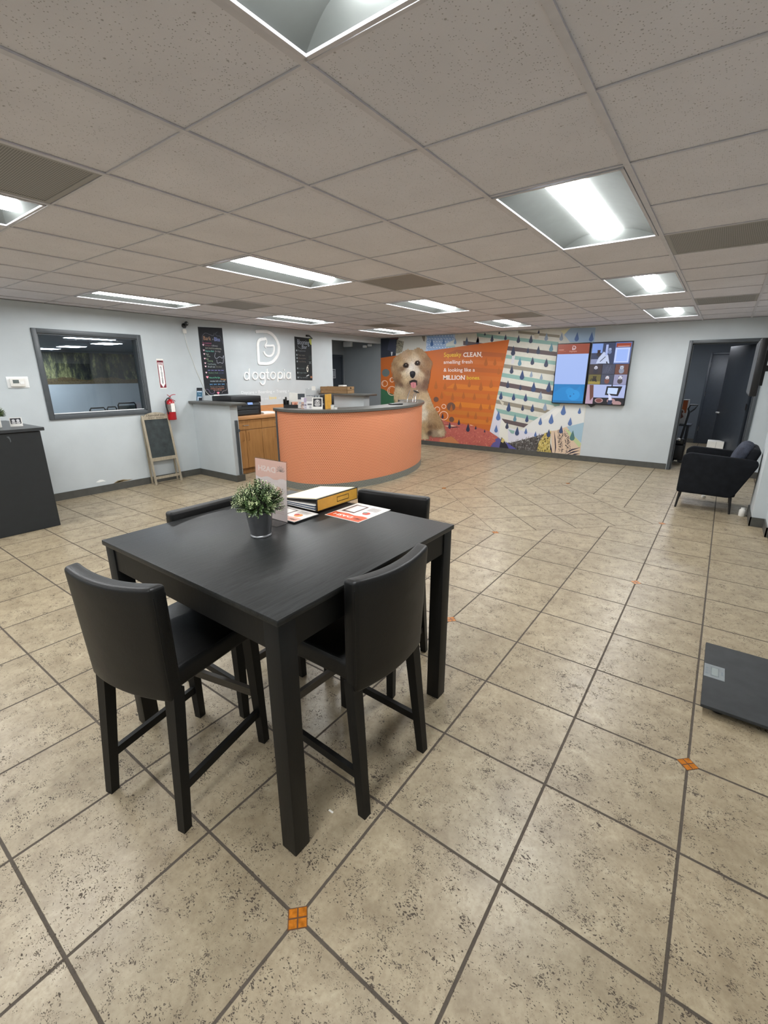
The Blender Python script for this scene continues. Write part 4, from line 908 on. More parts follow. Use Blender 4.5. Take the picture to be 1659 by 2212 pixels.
rows_ = [(.79, 'Spa treatment', 'B05C84', .16, .05), (.755, 'Shampoo', '8A5A64', .11, .085), (.755, '& Blowout', 'A0A0A8', .11, .21), (.715, 'bath, brush & conditioning', 'A8A89C', .29, .09), (.67, 'Express Bath', '7CC4B8', .155, .085), (.672, 'for dogs', 'A09CA0', .1, .26),
         (.62, 'Nail', '9CA89C', .05, .085), (.59, 'Trim', '9CA89C', .06, .10), (.55, 'Ear', '9CB090', .045, .085), (.52, 'Cleaning', '8CA884', .1, .10), (.47, 'Teeth Brushing', '98A8A8', .15, .10), (.43, 'Brush out', 'B8C0C0', .13, .10), (.43, 'De-shed', '7C7C70', .1, .25),
         (.335, 'Blueberry Facial', '6C8C74', .17, .10), (.335, 'scrub', '4C5878', .1, .28), (.26, 'Natural Pet Spa', '6CC4A4', .2, .10), (.232, 'Package', 'C89468', .1, .31), (.205, 'includes: bath, ears, nails', 'B8C4CC', .28, .11), (.115, 'Pamper your Pup today', '8C7870', .26, .10), (.087, 'schedule an appointment', 'B07C68', .26, .10), (.062, 'with the front desk', 'B08478', .16, .15)]
for b, tx, c, wd, a in rows_: A.text(tx, a, b, .036, c, .0, width=wd)
for b in (.755, .675, .62, .55, .48, .43, .335, .265): heart(A, .055 if b > .3 else .065, b + .015, .017 if b > .3 else .024, 'E8C8D4' if b > .3 else 'F0A0B0')
heart(A, .235, .026, .026, 'F08CA4')
for k in range(5): bow(A, .11 + .062 * k, .385, .02, '7C7CB8')
for k in range(4): bow(A, .12 + .075 * k, .165, .024, '5C90BC')
squig(A, [(.26, .66), (.24, .6), (.27, .57), (.33, .6), (.38, .58), (.41, .62), (.40, .56), (.38, .5), (.33, .51), (.28, .5), (.27, .55)], .007, 'A0A4B0'); squig(A, [(.02, .09), (.06, .08), (.09, .03), (.14, .02), (.17, .05), (.16, .07)], .005, '8C7CA0'); squig(A, [(.31, .02), (.33, .05), (.4, .07), (.42, .12), (.41, .18)], .005, '9C9498')
A.build('chalk_drawing', CHALK, bk_)
b2 = thing('chalk_poster', 'smaller black chalk poster with a yellow corner drawing right of the raised logo', 'poster', (XL, 6.63, 1.48), 'chalk menu posters')
wquad(MB(), [(6.395, 1.49), (6.84, 1.475), (6.86, 2.275), (6.41, 2.285)], .004).build('sheet', plain('poster_black_b', (28, 32, 34), .8, var=.1), b2)
A = wallart(6.4, 1.49, XL + .005)
A.poly([(.39, .77), (.455, .775), (.46, .66), (.43, .67), (.40, .71)], 'B4B85C'); A.text('Blooming', .08, .66, .13, 'A0A8B4', width=.31); A.text('Bar', .19, .585, .1, '98A0AC', width=.14)
for k, (b, tx, c, wd) in enumerate(((.53, 'Puppacinos', '70767C', .2), (.45, 'Pup cups', '6C6460', .18), (.39, 'Biscuits', '685C58', .2), (.33, 'Treat of the day', '685C58', .2), (.20, 'Ice cream', '586468', .15), (.12, 'Frozen treats', '6C7878', .2), (.03, 'Pup sundae', '70787C', .22))):
    A.text(tx, .08, b, .045, c, width=wd); A.rect(.03, .06, b, b + .03, '8C9498', up=False)
A.circ(.31, .20, .026, 'D8D4C8', .055); A.circ(.31, .2, .012, '303438', .03); squig(A, [(.31, .25), (.315, .27), (.33, .275), (.345, .26)], .006, 'C8C0B8'); A.poly([(.27, .075), (.31, .09), (.34, .1), (.345, .08), (.31, .075), (.28, .06)], 'D8DCDC'); A.rect(.38, .44, .03, .07, '9C6C50')
for k in range(6): A.circ(.37 + .02 * (k % 3), .31 + .022 * (k // 3) + .01 * (k % 2), .006, 'A8B4B4', up=False); A.stroke([(.36 + .03 * (k % 3), .42 - .04 * (k // 3)), (.38 + .03 * (k % 3), .46 - .04 * (k // 3))], .004, '58645E', up=False)
squig(A, [(.07, .64), (.1, .6), (.15, .59), (.18, .57)], .006, '80888E'); A.build('chalk_drawing', CHALK, b2)

# raised logo and word
def LG(zx, zy): p = on_x(500 + zx / 8.295, 700 + zy / 8.295, XL); return Vector((p.y, p.z))
def ribbon(m, pts, w_, depth, x0=XL, closed=False):
    k = len(pts); L = []
    for i, p in enumerate(pts):
        a = pts[(i - 1) % k] if closed or i else p; b = pts[(i + 1) % k] if closed or i < k - 1 else p
        d = (b - a).normalized(); n = Vector((-d.y, d.x)); L.append((p + n * w_ / 2, p - n * w_ / 2))
    vs = []
    for a, b in L: vs += [(x0, a.x, a.y), (x0, b.x, b.y), (x0 + depth, b.x, b.y), (x0 + depth, a.x, a.y)]
    fs = []
    for i in range(k if closed else k - 1):
        j = (i + 1) % k
        for q in range(4): fs.append((4 * i + q, 4 * i + (q + 1) % 4, 4 * j + (q + 1) % 4, 4 * j + q))
    if not closed: fs += [(3, 2, 1, 0), (4 * k - 4, 4 * k - 3, 4 * k - 2, 4 * k - 1)]
    return m.add(vs, fs)
def sm_(pts, n=5): return catmull([LG(*p) for p in pts], n)
lo = thing('wall_logo', 'raised white letter D logo with a dog outline above the shop name', 'sign', (XL, 5.75, 1.76))
dm = MB(); ribbon(dm, sm_([(425, 135), (560, 130), (640, 142), (720, 185), (790, 270), (832, 370), (840, 450), (825, 540), (780, 620), (720, 680), (640, 708), (560, 708), (505, 706), (482, 690), (474, 600), (466, 450), (462, 380), (470, 320), (495, 285), (540, 270), (580, 268), (600, 250)], 6), .048, .02)
dm.build('outline', MAT['white'], lo)
dm = MB(); ribbon(dm, sm_([(600, 245), (618, 290), (618, 340), (590, 385), (600, 410), (612, 430)]), .022, .018); ribbon(dm, sm_([(598, 385), (680, 388), (745, 388), (755, 440), (745, 510), (715, 555), (675, 575), (625, 565), (588, 530), (570, 490)]), .034, .018)
dm.build('dog_outline', MAT['white'], lo)
wd = thing('wall_lettering', 'raised white shop name in thin rounded lowercase letters on the wall', 'sign', (XL, 5.72, 1.41))
def ell(cx, cy, rx, ry, a0=0, a1=360, n=28): return [LG(cx + rx * cos(radians(a0 + (a1 - a0) * k / n)), cy + ry * sin(radians(a0 + (a1 - a0) * k / n))) for k in range(n + (a1 - a0 < 360))]
W_ = .019
def letter(*strokes):
    m = MB()
    for q_, st_ in enumerate(strokes):
        pts, closed = st_; ribbon(m, pts, W_, .02 - .0012 * q_, XL + .0003 * q_, closed)
    m.build('letter', MAT['white'], wd)
letter((ell(262, 930, 40, 62), True), ([LG(306, 795), LG(308, 900), LG(312, 1000)], False))
letter((ell(415, 927, 46, 62), True))
letter((ell(543, 925, 44, 56), True), ([LG(584, 868), LG(588, 960), LG(592, 1010)] + [LG(550 + 42 * cos(radians(a)), 1020 + 64 * sin(radians(a))) for a in range(0, 175, 15)], False))
letter(([LG(628, 800), LG(631, 880), LG(635, 950), LG(645, 980), LG(675, 988)], False), ([LG(600, 868), LG(662, 868)], False))
letter((ell(735, 922, 44, 60), True))
letter((ell(863, 920, 40, 58), True), ([LG(820, 862), LG(822, 950), LG(824, 1032)], False))
letter(([LG(936, 866), LG(937, 920), LG(939, 980)], False), (ell(935, 820, 5, 6, n=10), True))
letter((ell(1013, 922, 36, 56), True), ([LG(1048, 862), LG(1050, 920), LG(1054, 986)], False))
A = wallart(5.09, 1.262, XL + .0008); W0 = 'E4E8EA'
for tx, a, wdt in (('Daycare', 0, .27), ('Boarding', .37, .31), ('Training', .79, .25)): A.text(tx, a, 0, .075, W0, .0, width=wdt)
for a in (.315, .725, 1.09): A.circ(a, .022, .01, W0, up=False)
A.text('inspired by the', .2, -.115, .055, 'D6DADC', width=.38); A.text('love', .61, -.115, .085, 'E8D078', .01, width=.17); A.text('of dogs', .82, -.115, .055, 'D6DADC', width=.26)
sv = thing('wall_lettering', 'faint white services line with a yellow word below the shop name', 'sign', (XL, 5.6, 1.14)); A.build('letters', PRINT, sv)

# window-side wall items
r = thing('thermostat', 'white wall thermostat with a green-grey display left of the window', 'thermostat', (XL, 1.92, 1.43))
MB().rbox(XL, XL + .006, 1.815, 2.03, 1.437, 1.566, .002, 1).build('back_plate', MAT['white'], r); MB().rbox(XL + .006, XL + .036, 1.84, 1.985, 1.452, 1.545, .006, 2).build('body', MAT['pipe'], r)
MB().box(XL + .036, XL + .0368, 1.865, 1.925, 1.49, 1.53).build('display', MAT['lcd'], r); MB().rbox(XL + .036, XL + .039, 1.935, 1.975, 1.48, 1.51, .001, 1).build('button', MAT['white'], r)
r = thing('fire_extinguisher_sign', 'vertical white and red fire extinguisher arrow sign on the wall', 'sign', (XL, 3.7, 1.385))
MB().box(XL, XL + .002, 3.648, 3.752, 1.388, 1.812).build('panel', MAT['paper'], r); A = wallart(3.648, 1.388, XL + .003)
A.rect(.004, .1, .012, .40, '7A2030'); A.rect(.016, .088, .31, .35, 'F0F0F0'); A.poly([(.016, .07), (.052, .016), (.088, .07), (.088, .322), (.016, .322)], 'F0F0F0'); A.rect(.012, .092, .33, .372, 'F2F0F0'); A.text('FIRE', .017, .336, .045, '8C2434', .02, width=.07); A.poly([(.02, .396), (.084, .396), (.052, .38)], '3A2028')
for k, ch in enumerate('EXTINGUISHER'): A.text(ch, .052, .298 - .0205 * k, .024, '3A3038', .015, width=.02 if ch != 'I' else .005, align='c')
A.build('print', PRINT, r)
r = thing('fire_extinguisher', 'red fire extinguisher with a white tag hanging on the wall', 'fire extinguisher', (XL + .08, 3.72, .93)); ex, ey, ez = XL + .085, 3.725, .93
MB().lathe((ex, ey, ez), [(.001, 0), (.06, 0), (.064, .008), (.064, .235), (.055, .27), (.03, .295), (.018, .30), (.018, .31), (.001, .31)], 32).build('cylinder', MAT['red'], r)
MB().lathe((ex, ey, ez), [(.0645, .118), (.0648, .125), (.0648, .225), (.0645, .232)], 32).build('instruction_label', plain('extinguisher_label', (120, 112, 108), .5, var=.2, nscale=60), r)
m = MB(); m.rbox(ex - .015, ex + .015, ey - .015, ey + .015, ez + .305, ez + .335, .003, 1); m.build('valve', MAT['steel'], r)
MB().beam((ex, ey - .03, ez + .37), (ex, ey + .02, ez + .335), .016, .006).tube([(ex, ey, ez + .335), (ex, ey + .03, ez + .36), (ex, ey + .07, ez + .37), (ex, ey + .1, ez + .368)], .005, 8).beam((ex, ey, ez + .325), (ex, ey + .085, ez + .27), .014, .006).build('lever', MAT['red'], r)
MB().tube(catmull3 if False else [(ex + .02, ey - .015, ez + .32), (ex + .03, ey - .05, ez + .32), (ex + .03, ey - .085, ez + .28), (ex + .03, ey - .085, ez + .2), (ex + .03, ey - .07, ez + .13), (ex + .03, ey - .062, ez + .09)], .009, 10).build('hose', MAT['blk'], r)
MB().box(ex + .066, ex + .068, ey - .03, ey + .03, ez + .12, ez + .245).build('inspection_tag', MAT['paper'], r)
MB().box(XL, ex - .06, ey - .02, ey + .02, ez + .1, ez + .28).build('bracket', MAT['blk'], r)
def camera_dev(name, label, y, z, flip=1):
    r = thing(name, label, 'security camera', (XL, y, z), 'small black wall cameras'); MB().cyl((XL, y, z), .035, .02, 20, axis='x').build('mount', MAT['blk'], r)
    MB().lathe((XL + .05, y + flip * .02, z + .03), [(.001, -.032), (.02, -.026), (.032, 0), (.026, .02), (.001, .033)], 20).tube([(XL + .02, y, z), (XL + .05, y + flip * .02, z + .02)], .008, 8).build('head', MAT['blk'], r)
    MB().cyl((XL + .078, y + flip * .02, z + .03), .013, .006, 16, axis='x').build('lens', MAT['silver'], r); return r
camera_dev('wall_camera', 'round black camera high on the wall above the half wall', 4.15, 2.30)
r = thing('wall_camera', 'small black camera with a drooping stem above the second chalk poster', 'security camera', (XL, 6.75, 2.29), 'small black wall cameras'); MB().rbox(XL, XL + .04, 6.71, 6.78, 2.30, 2.335, .006, 2).build('mount', MAT['blk'], r); MB().beam((XL + .03, 6.78, 2.32), (XL + .03, 6.86, 2.27), .02, .018).build('head', MAT['blk'], r)
r = thing('power_cable', 'thin white cable running down the wall to the outlet', 'cable', (XL, 4.3, 1.27)); MB().tube([(XL + .006, 4.15, 2.26), (XL + .006, 4.14, 2.2), (XL + .006, 4.17, 2.0), (XL + .006, 4.28, 1.62), (XL + .006, 4.4, 1.32), (XL + .008, 4.48, 1.24)], .0035, 8).build('cord', MAT['pipe'], r); MB().rbox(XL, XL + .03, 4.12, 4.17, 2.19, 2.25, .004, 1).build('adapter', MAT['pipe'], r)
r = thing('wall_outlet', 'white double wall outlet below the left chalk poster', 'outlet', (XL, 4.59, 1.165)); MB().rbox(XL, XL + .008, 4.535, 4.648, 1.168, 1.27, .003, 1).build('plate', MAT['white'], r); MB().box(XL + .008, XL + .009, 4.565, 4.58, 1.20, 1.225).box(XL + .008, XL + .009, 4.605, 4.62, 1.20, 1.225).build('socket', MAT['lcd'], r)
# scuffed plaster chip over the baseboard
A = wallart(2.55, .10, XL + .0006); A.poly([(.0, .06), (.05, .085), (.09, .08), (.13, .05), (.09, .055), (.04, .05)], 'EEF0EE', up=False); A.poly([(.22, .0), (.28, .03), (.36, .035), (.42, .02), (.5, .015), (.44, .005), (.3, .0)], '8C7C5C', up=False); A.poly([(.24, .004), (.3, .022), (.4, .02), (.3, .004)], 'D8D4C4')
o = A.build('plaster_chip', PRINT); tag(o, 'chipped plaster patch on the wall just above the baseboard', 'wall damage')
# brochure holder on the half-wall ledge
r = thing('brochure_holder', 'small easel of blue brochures on the half-wall ledge', 'brochure holder', (-6.72, 4.22, 1.19)); M_ = local(-6.73, 4.2, 1.19, FACE * .6)
MB().box(-.06, .06, .02, .035, 0, .19, M=M_ @ Matrix.Rotation(-.2, 4, 'X')).build('holder', MAT['acrylic'], r)
A = Art(M_ @ Vector((-.055, .012, .003)), M_.to_3x3() @ Vector((1, 0, 0)), M_.to_3x3() @ Vector((0, .2, 1)), .0006); A.rect(0, .105, 0, .2, '3A6884'); A.rect(0, .105, .15, .2, '22262C'); A.rect(.01, .095, .13, .15, 'C4D4E4'); A.rect(.03, .095, .045, .06, 'CCD8E8'); A.rect(.045, .105, 0, .045, '1E2228'); A.rect(.02, .04, .0, .06, 'C4D4E4'); A.text('Tips', .03, .09, .03, 'A8C4D8'); A.build('brochure', PRINT, r)

# ---- A-frame chalkboard leaning on the wall
ea = thing('chalkboard_easel', 'slim weathered-wood chalkboard easel leaning on the wall below the window', 'easel chalkboard', (-6.72, 3.48, 0))
def EP(y, z, d=0): return Vector((-6.66 - .105 * z + d, y, z))
yl = lambda z: 3.285 + .008 * (1 - z); yr = lambda z: 3.665 + .03 * (1 - z)
for f_, nm in ((yl, 'leg'), (yr, 'leg')): MB().beam(EP(f_(0), .0), EP(f_(1), 1.02), .03, .022, up=(1, 0, 0)).build(nm, MAT['driftwood'], ea)
for f_ in (yl, yr): MB().beam(Vector((-6.79, f_(0) + .01, 0)), EP(f_(1), .98, -.02), .024, .018, up=(1, 0, 0)).build('back_leg', MAT['driftwood'], ea)
MB().beam(EP(yl(.12), .10), EP(yr(.12), .10), .02, .035).build('lower_rail', MAT['driftwood'], ea); MB().beam(EP(yl(.36), .375), EP(yr(.36), .375), .022, .05).build('middle_rail', MAT['driftwood'], ea)
m = MB(); n = 14; pts = [EP(3.30 + .36 * k / n, 1.0 + .055 * sin(pi * k / n) ** .6, .008) for k in range(n + 1)] + [EP(3.66, .955, .008), EP(3.30, .955, .008)]
m.prism(pts, (-.02, 0, 0)); hd = m.build('header', MAT['driftwood'], ea)
A = Art(EP(3.34, .992, .0095), (0, 1, 0), (-.105, 0, 1), .0006); A.text('Diamond seal', 0, .008, .045, '3A3028', .0, width=.28, slant=.3); A.text('Since  quality', .02, -.022, .026, '4A3E34', .0, width=.24, slant=.3); A.build('lettering', PRINT, hd)
m = MB(); m.prism([EP(yl(.95) + .012, .955, .002), EP(yr(.95) - .012, .955, .002), EP(yr(.4) - .012, .4, .002), EP(yl(.4) + .012, .4, .002)], (-.012, 0, 0)); m.build('board', MAT['slate'], ea)

# ---- charcoal cabinet at the left with plant and card
cb = thing('storage_cabinet', 'tall charcoal cabinet cut off by the left edge below the window', 'cabinet', (-6.25, 1.0, 0))
MB().rbox(XL + .014, -5.665, .3, 1.69, 0, 1.03, .004, 1).build('body', MAT['cab'], cb); MB().rbox(XL + .014, -5.63, .28, 1.72, 1.036, 1.07, .003, 1).box(-6.7, -5.69, .4, 1.66, 1.03, 1.036).build('top', MAT['cabtop'], cb)
A = Art((-5.6645, 1.40, .95), (0, 1, 0), (0, 0, 1), .0003); A.poly([(.0, .05), (.02, .052), (.028, .03), (.03, .0), (.022, -.01), (.02, .02), (.012, .035)], '5C6266'); A.build('scuff', PRINT, cb)
upright('photo_card', 'small white card with a black and white photo of two dogs on the charcoal cabinet', 'photo card', -5.93, 1.575, 1.07, radians(75), .105, .09, .2, draw=two_dogs)
plant('potted_plant', 'small green plant in a white pot at the left edge on the charcoal cabinet', -5.95, 1.405, 1.07, .95, 'white', 5)

# ================================================================ FLOOR SCALE, ARMCHAIR, RIGHT-HAND THINGS
r = thing('floor_scale', 'flat charcoal platform scale on the floor at the right edge', 'scale', (.65, 2.72, 0))
MB().rbox(.165, 1.15, 2.395, 3.055, .032, .05, .004, 2).build('platform', MAT['rubber'], r); MB().box(.2, 1.12, 2.45, 3.03, .012, .032).build('base', MAT['blk'], r)
for a in (.24, 1.06):
    for b in (2.46, 2.98): MB().cyl((a, b, 0), .025, .012, 14).build('foot', MAT['blk'], r)
pn = MB().box(.167, .258, 2.665, 2.80, .05, .0512).build('control_panel', MAT['silver'], r)
A = Art((.167, 2.665, .0515), (1, 0, 0), (0, 1, 0), .0003); A.rect(.03, .066, .022, .112, '6C7476'); A.rect(.034, .062, .027, .107, '8A9290'); 
for k in range(3): A.rect(.008, .016, .03 + .026 * k, .045 + .026 * k, '7C858A', up=False)
A.rect(.075, .083, .05, .085, '7C858A'); A.build('display', PRINT, pn)

ac = thing('armchair', 'small charcoal fabric armchair on thin black legs facing left by the doorway', 'armchair', (.05, 6.85, 0))
def arm(y0):
    prof = [(-.285, .205), (.235, .20), (.285, .225), (.448, .60), (.435, .652), (.38, .665), (-.225, .695), (-.285, .65)]; n = len(prof); pts = []
    for i in range(n):                       # round the corners
        a, b, c = Vector(prof[i - 1]), Vector(prof[i]), Vector(prof[(i + 1) % n]); r_ = min(.03, .45 * (a - b).length, .45 * (c - b).length); p0 = b + (a - b).normalized() * r_; p2 = b + (c - b).normalized() * r_
        for k in range(5): t = k / 4; pts.append(p0 * (1 - t) ** 2 + b * 2 * t * (1 - t) + p2 * t * t)
    N = len(pts); cen = sum(pts, Vector((0, 0))) / N; m = MB(); rings = []
    for yy, ins in ((0, .013), (.003, .006), (.009, .001), (.016, 0), (.049, 0), (.056, .001), (.062, .006), (.065, .013)):
        ring = []
        for i in range(N):
            d = (pts[(i + 1) % N] - pts[i - 1]).normalized(); nn = Vector((-d.y, d.x)); q = pts[i] + nn * ins; ring.append((q.x, y0 + yy, q.y))
        rings.append(ring)
    vs = [p for rg in rings for p in rg]; fs = [(a * N + i, a * N + (i + 1) % N, (a + 1) * N + (i + 1) % N, (a + 1) * N + i) for a in range(len(rings) - 1) for i in range(N)]
    m.add(vs, fs, 0, True); tri = tessellate_polygon([[Vector((p.x, p.y, 0)) for p in pts]])
    m.add(rings[0], [tuple(t) for t in tri], 0, True); m.add(rings[-1], [tuple(t) for t in tri], 0, True); return m
arm(6.50).build('arm', MAT['fabric'], ac); arm(7.14).build('arm', MAT['fabric'], ac)
MB().rbox(-.27, .3, 6.565, 7.14, .20, .30, .02, 3).build('seat_base', MAT['fabric'], ac); MB().rbox(-.275, .3, 6.57, 7.135, .30, .43, .035, 4).build('seat_cushion', MAT['fabric'], ac)
RB = Matrix.Translation((.245, 0, .24)) @ Matrix.Rotation(radians(17), 4, 'Y'); MB().rbox(-.06, .05, 6.565, 7.14, 0, .56, .04, 4, M=RB).build('backrest', MAT['fabric'], ac)
for x, y in ((-.255, 6.55), (.27, 6.55), (-.255, 7.16), (.27, 7.16)): MB().tube([(x * .96, y, .205), (x * 1.04, y, 0)], [.016, .011], 12).build('leg', MAT['blk'], ac)
pw = MB(); bm = bmesh.new(); bmesh.ops.create_uvsphere(bm, u_segments=28, v_segments=18, radius=1); rnd = random.Random(4)
for v in bm.verts:
    c = v.co; q = lambda a, e: math.copysign(abs(a) ** e, a); x, y, z = q(c.x, .8) * .075, q(c.y, .6) * .22, q(c.z, .6) * .14
    x += .012 * sin(14 * y + 9 * z) * (1 - abs(c.x)); z += .01 * sin(25 * y); v.co = Matrix.Translation((.28, 6.78, .70)) @ Matrix.Rotation(radians(24), 4, 'Y') @ Vector((x, y, z))
pw.frombm(bm, 0, True); tag(pw.build('throw_pillow', MAT['cloth']), 'crumpled slate throw pillow resting against the armchair back', 'pillow')
# white carton and machine in the back room
r = thing('carton', 'white carton standing in the far doorway behind the armchair', 'box', (.01, 9.72, 0)); MB().rbox(-.105, .13, 9.6, 9.84, 0, .49, .004, 1).build('body', MAT['paper'], r); MB().box(.018, .021, 9.599, 9.6, .0, .488).build('seam', MAT['lcd'], r)
r = thing('floor_machine', 'black upright machine with a loop handle just inside the far doorway', 'cleaning machine', (-.55, 10.1, 0))
k_ = 10.1 / 11
MB().tube([(-.54, 10.1, .30), (-.475, 10.1, .93)], .018, 10).build('pole', MAT['blk'], r)
MB().tube([(-.475, 10.1, .93), (-.50, 10.1, .99), (-.47, 10.1, 1.06), (-.36, 10.1, 1.06), (-.40, 10.1, .99), (-.46, 10.1, .93)], .013, 10).build('loop_handle', MAT['blk'], r)
MB().rbox(-.64, -.44, 10.0, 10.22, .05, .34, .03, 3).rbox(-.60, -.46, 10.0, 10.2, .34, .45, .03, 3).build('body', MAT['blk'], r)
MB().rbox(-.585, -.52, 9.98, 10.0, .42, .46, .006, 2).build('clasp', MAT['chrome'], r)
for xx in (-.62, -.46): MB().cyl((xx, 10.04, .06), .06, .03, 18, axis='y').build('wheel', MAT['blk'], r)
r = thing('shelf', 'dark shelf along the wall inside the far doorway, under the orange poster', 'shelf', (-.8, 11.1, .5)); MB().box(-1.45, -.44, 10.9, 11.35, .60, .63).build('board', MAT['door'], r); MB().box(-1.4, -1.36, 11.0, 11.3, 0, .60).box(-.52, -.48, 11.0, 11.3, 0, .60).build('support', MAT['door'], r)
r = thing('framed_poster', 'orange and white framed poster standing on the shelf in the far room', 'poster', (-.7, 11.05, .63)); MB().rbox(-.86, -.545, 11.05, 11.07, .63, 1.115, .004, 1).build('frame', MAT['white'], r)
A = Art((-.84, 11.049, .65), (1, 0, 0), (0, 0, 1), .0006); A.rect(0, .27, 0, .445, 'E8E4E0'); A.rect(0, .27, .2, .445, 'C86A3C'); A.circ(.19, .22, .05, 'E0D4CC'); A.circ(.19, .22, .03, '6C4434'); A.poly([(.05, .05), (.2, .2), (.24, .12), (.12, .02)], '7C4C3C'); A.build('print', PRINT, r)
# wall-mounted screen at the right edge
r = thing('wall_television', 'flat television seen edge-on on the right wall, cut off by the edge', 'television', (.2, 5.2, 1.42)); 
MB().rbox(.158, .205, 4.8, 5.6, 1.42, 1.865, .006, 2).build('housing', MAT['blk'], r); MB().box(.156, .158, 4.812, 5.588, 1.435, 1.853).build('screen', plain('unlit_screen', (52, 55, 58), .3, var=.02), r)
MB().box(.205, .235, 5.0, 5.4, 1.5, 1.78).beam((.23, 5.2, 1.64), (.6, 5.25, 1.64), .05, .05).beam((.6, 5.25, 1.64), (.95, 5.2, 1.64), .05, .05).box(.93, .95, 5.1, 5.3, 1.5, 1.78).build('mount_arm', MAT['blk'], r)
r = thing('white_bottle', 'small white plastic bottle on the floor beside the wall column', 'bottle', (.43, 6.62, 0)); MB().lathe((.40, 6.55, 0), [(.001, 0), (.03, 0), (.033, .006), (.033, .07), (.024, .084), (.001, .09)], 24).build('body', MAT['pipe'], r); MB().lathe((.40, 6.55, 0), [(.02, .084), (.02, .1), (.001, .102)], 20).build('cap', MAT['pipe'], r)
tag(MB().lathe((.003, 7.25, 0), [(.001, 0), (.02, 0), (.028, .02), (.02, .04), (.001, .045)], 18).build('toy_ball', MAT['pipe']), 'small white ball on the floor under the armchair', 'ball')
tag(MB().box(-.945, -.925, .93, .937, 0, .001, M=Matrix.Identity(4)).build('paper_scrap', MAT['paper']), 'tiny white paper scrap on the tiles near the table leg', 'scrap')

# hallway fittings
r = thing('emergency_light', 'white rectangular emergency light high in the hallway', 'emergency light', (-7.83, YM, 2.25)); MB().rbox(-7.97, -7.70, YM - .06, YM, 2.255, 2.375, .01, 2).build('housing', MAT['white'], r)
for a, b, lb in ((-7.27, 2.25, 'white camera left of a smaller one high in the hallway'), (-7.12, 2.275, 'smaller white camera high in the hallway next to the lintel')):
    r = thing('hall_camera', lb, 'security camera', (a, YM, b), 'white hallway cameras'); MB().rbox(a - .05, a + .05, YM - .09, YM - .03, b - .035, b + .02, .012, 2).build('body', MAT['white'], r); MB().cyl((a, YM - .03, b), .015, .03, 12, axis='y').build('mount', MAT['white'], r)
r = thing('door_notice', 'small white notice on the dark hallway door', 'notice', (hx + .02, 8.75, 1.5)); A = Art((hx + .0212, 8.66, 1.50), (0, 1, 0), (0, 0, 1), .0005); A.rect(0, .17, 0, .22, 'B8BEC4'); A.rect(.02, .15, .02, .2, '4C525C'); A.rect(.04, .08, .04, .18, 'B8BEC4'); A.rect(.1, .13, .04, .18, 'A0A6AC'); A.build('print', PRINT, r)

# unseen fill lamps added to brighten the hallway and the far room
for nm, (a, b, c, d), e, lb in (('backroom_fill_light', (-.9, -.2, 11.3, 11.7), 22, 'added fill light, out of view, brightening the dark far room'), ('hallway_fill_light', (-7.8, -7.3, 7.5, 7.9), 4.5, 'added fill light, out of view, brightening the grey hallway')):
    q = thing(nm, lb, 'ceiling light', ((a + b) / 2, (c + d) / 2, H - .05)); MB().box(a, b, c, d, H - .04, H - .001).build('housing', MAT['white'], q); MB().box(a + .02, b - .02, c + .02, d - .02, H - .05, H - .04).build('diffuser', glow(nm + '_glow', (235, 240, 250), e), q)
# ---- playroom behind the window
FT = NT('forest_print'); v = FT.n('ShaderNodeNewGeometry').outputs['Position']; mp = FT.n('ShaderNodeMapping'); FT.l.new(v, mp.inputs[0]); mp.inputs['Scale'].default_value = (1, 1, .35)
n1 = FT.noise(mp.outputs[0], 3.4, 9, .8, .2); n2 = FT.noise(v, 18, 6, .8); n3 = FT.noise(mp.outputs[0], 1.3, 2)
c1 = FT.ramp(n1, [(.40, lin((26, 30, 32))), (.49, lin((66, 70, 52))), (.57, lin((142, 142, 92))), (.68, lin((220, 214, 176)))]); c1 = FT.mix(FT.m_('MULTIPLY', FT.m_('SUBTRACT', n2, .5, clamp=True), 3, clamp=True), c1, lin((26, 28, 24)))
sp = FT.n('ShaderNodeSeparateXYZ'); FT.l.new(v, sp.inputs[0]); gm = FT.m_('LESS_THAN', sp.outputs[2], FT.m_('ADD', 1.47, FT.m_('MULTIPLY', FT.m_('SUBTRACT', n3, .5), .3)))
c1 = FT.mix(gm, c1, FT.ramp(n2, [(.35, lin((54, 48, 30))), (.55, lin((112, 92, 60))), (.7, lin((92, 104, 52)))])); FT.set(Base_Color=c1, Roughness=.6)
r = thing('forest_mural', 'dim forest photo mural on the playroom wall seen through the window', 'mural', (px0, 4.5, 1.4)); MB().box(px0, px0 + .004, py0, py1, 1.31, 2.22).build('print', FT.m, r)
MB().box(px0, px0 + .006, py0, py1, 2.22, PH).build('upper_band', MAT['wall_dark'], r)
LM = glow('playroom_lamp', (230, 240, 255), 20)
for lx, ly, dx, dy, lb in ((-13.3, 5.0, .3, .22, 'middle'), (-11.4, 5.0, .3, .2, 'right'), (-15.0, 5.0, .3, .25, 'left'), (-10.1, 4.15, .1, .42, 'nearest, long')):
    q = thing('playroom_light', lb + ' ceiling light of the playroom seen through the window', 'ceiling light', (lx, ly, PH - .03), 'playroom ceiling lights'); MB().box(lx - dx - .02, lx + dx + .02, ly - dy - .02, ly + dy + .02, PH - .03, PH).build('housing', MAT['white'], q); MB().box(lx - dx, lx + dx, ly - dy, ly + dy, PH - .035, PH - .03).build('diffuser', LM, q)
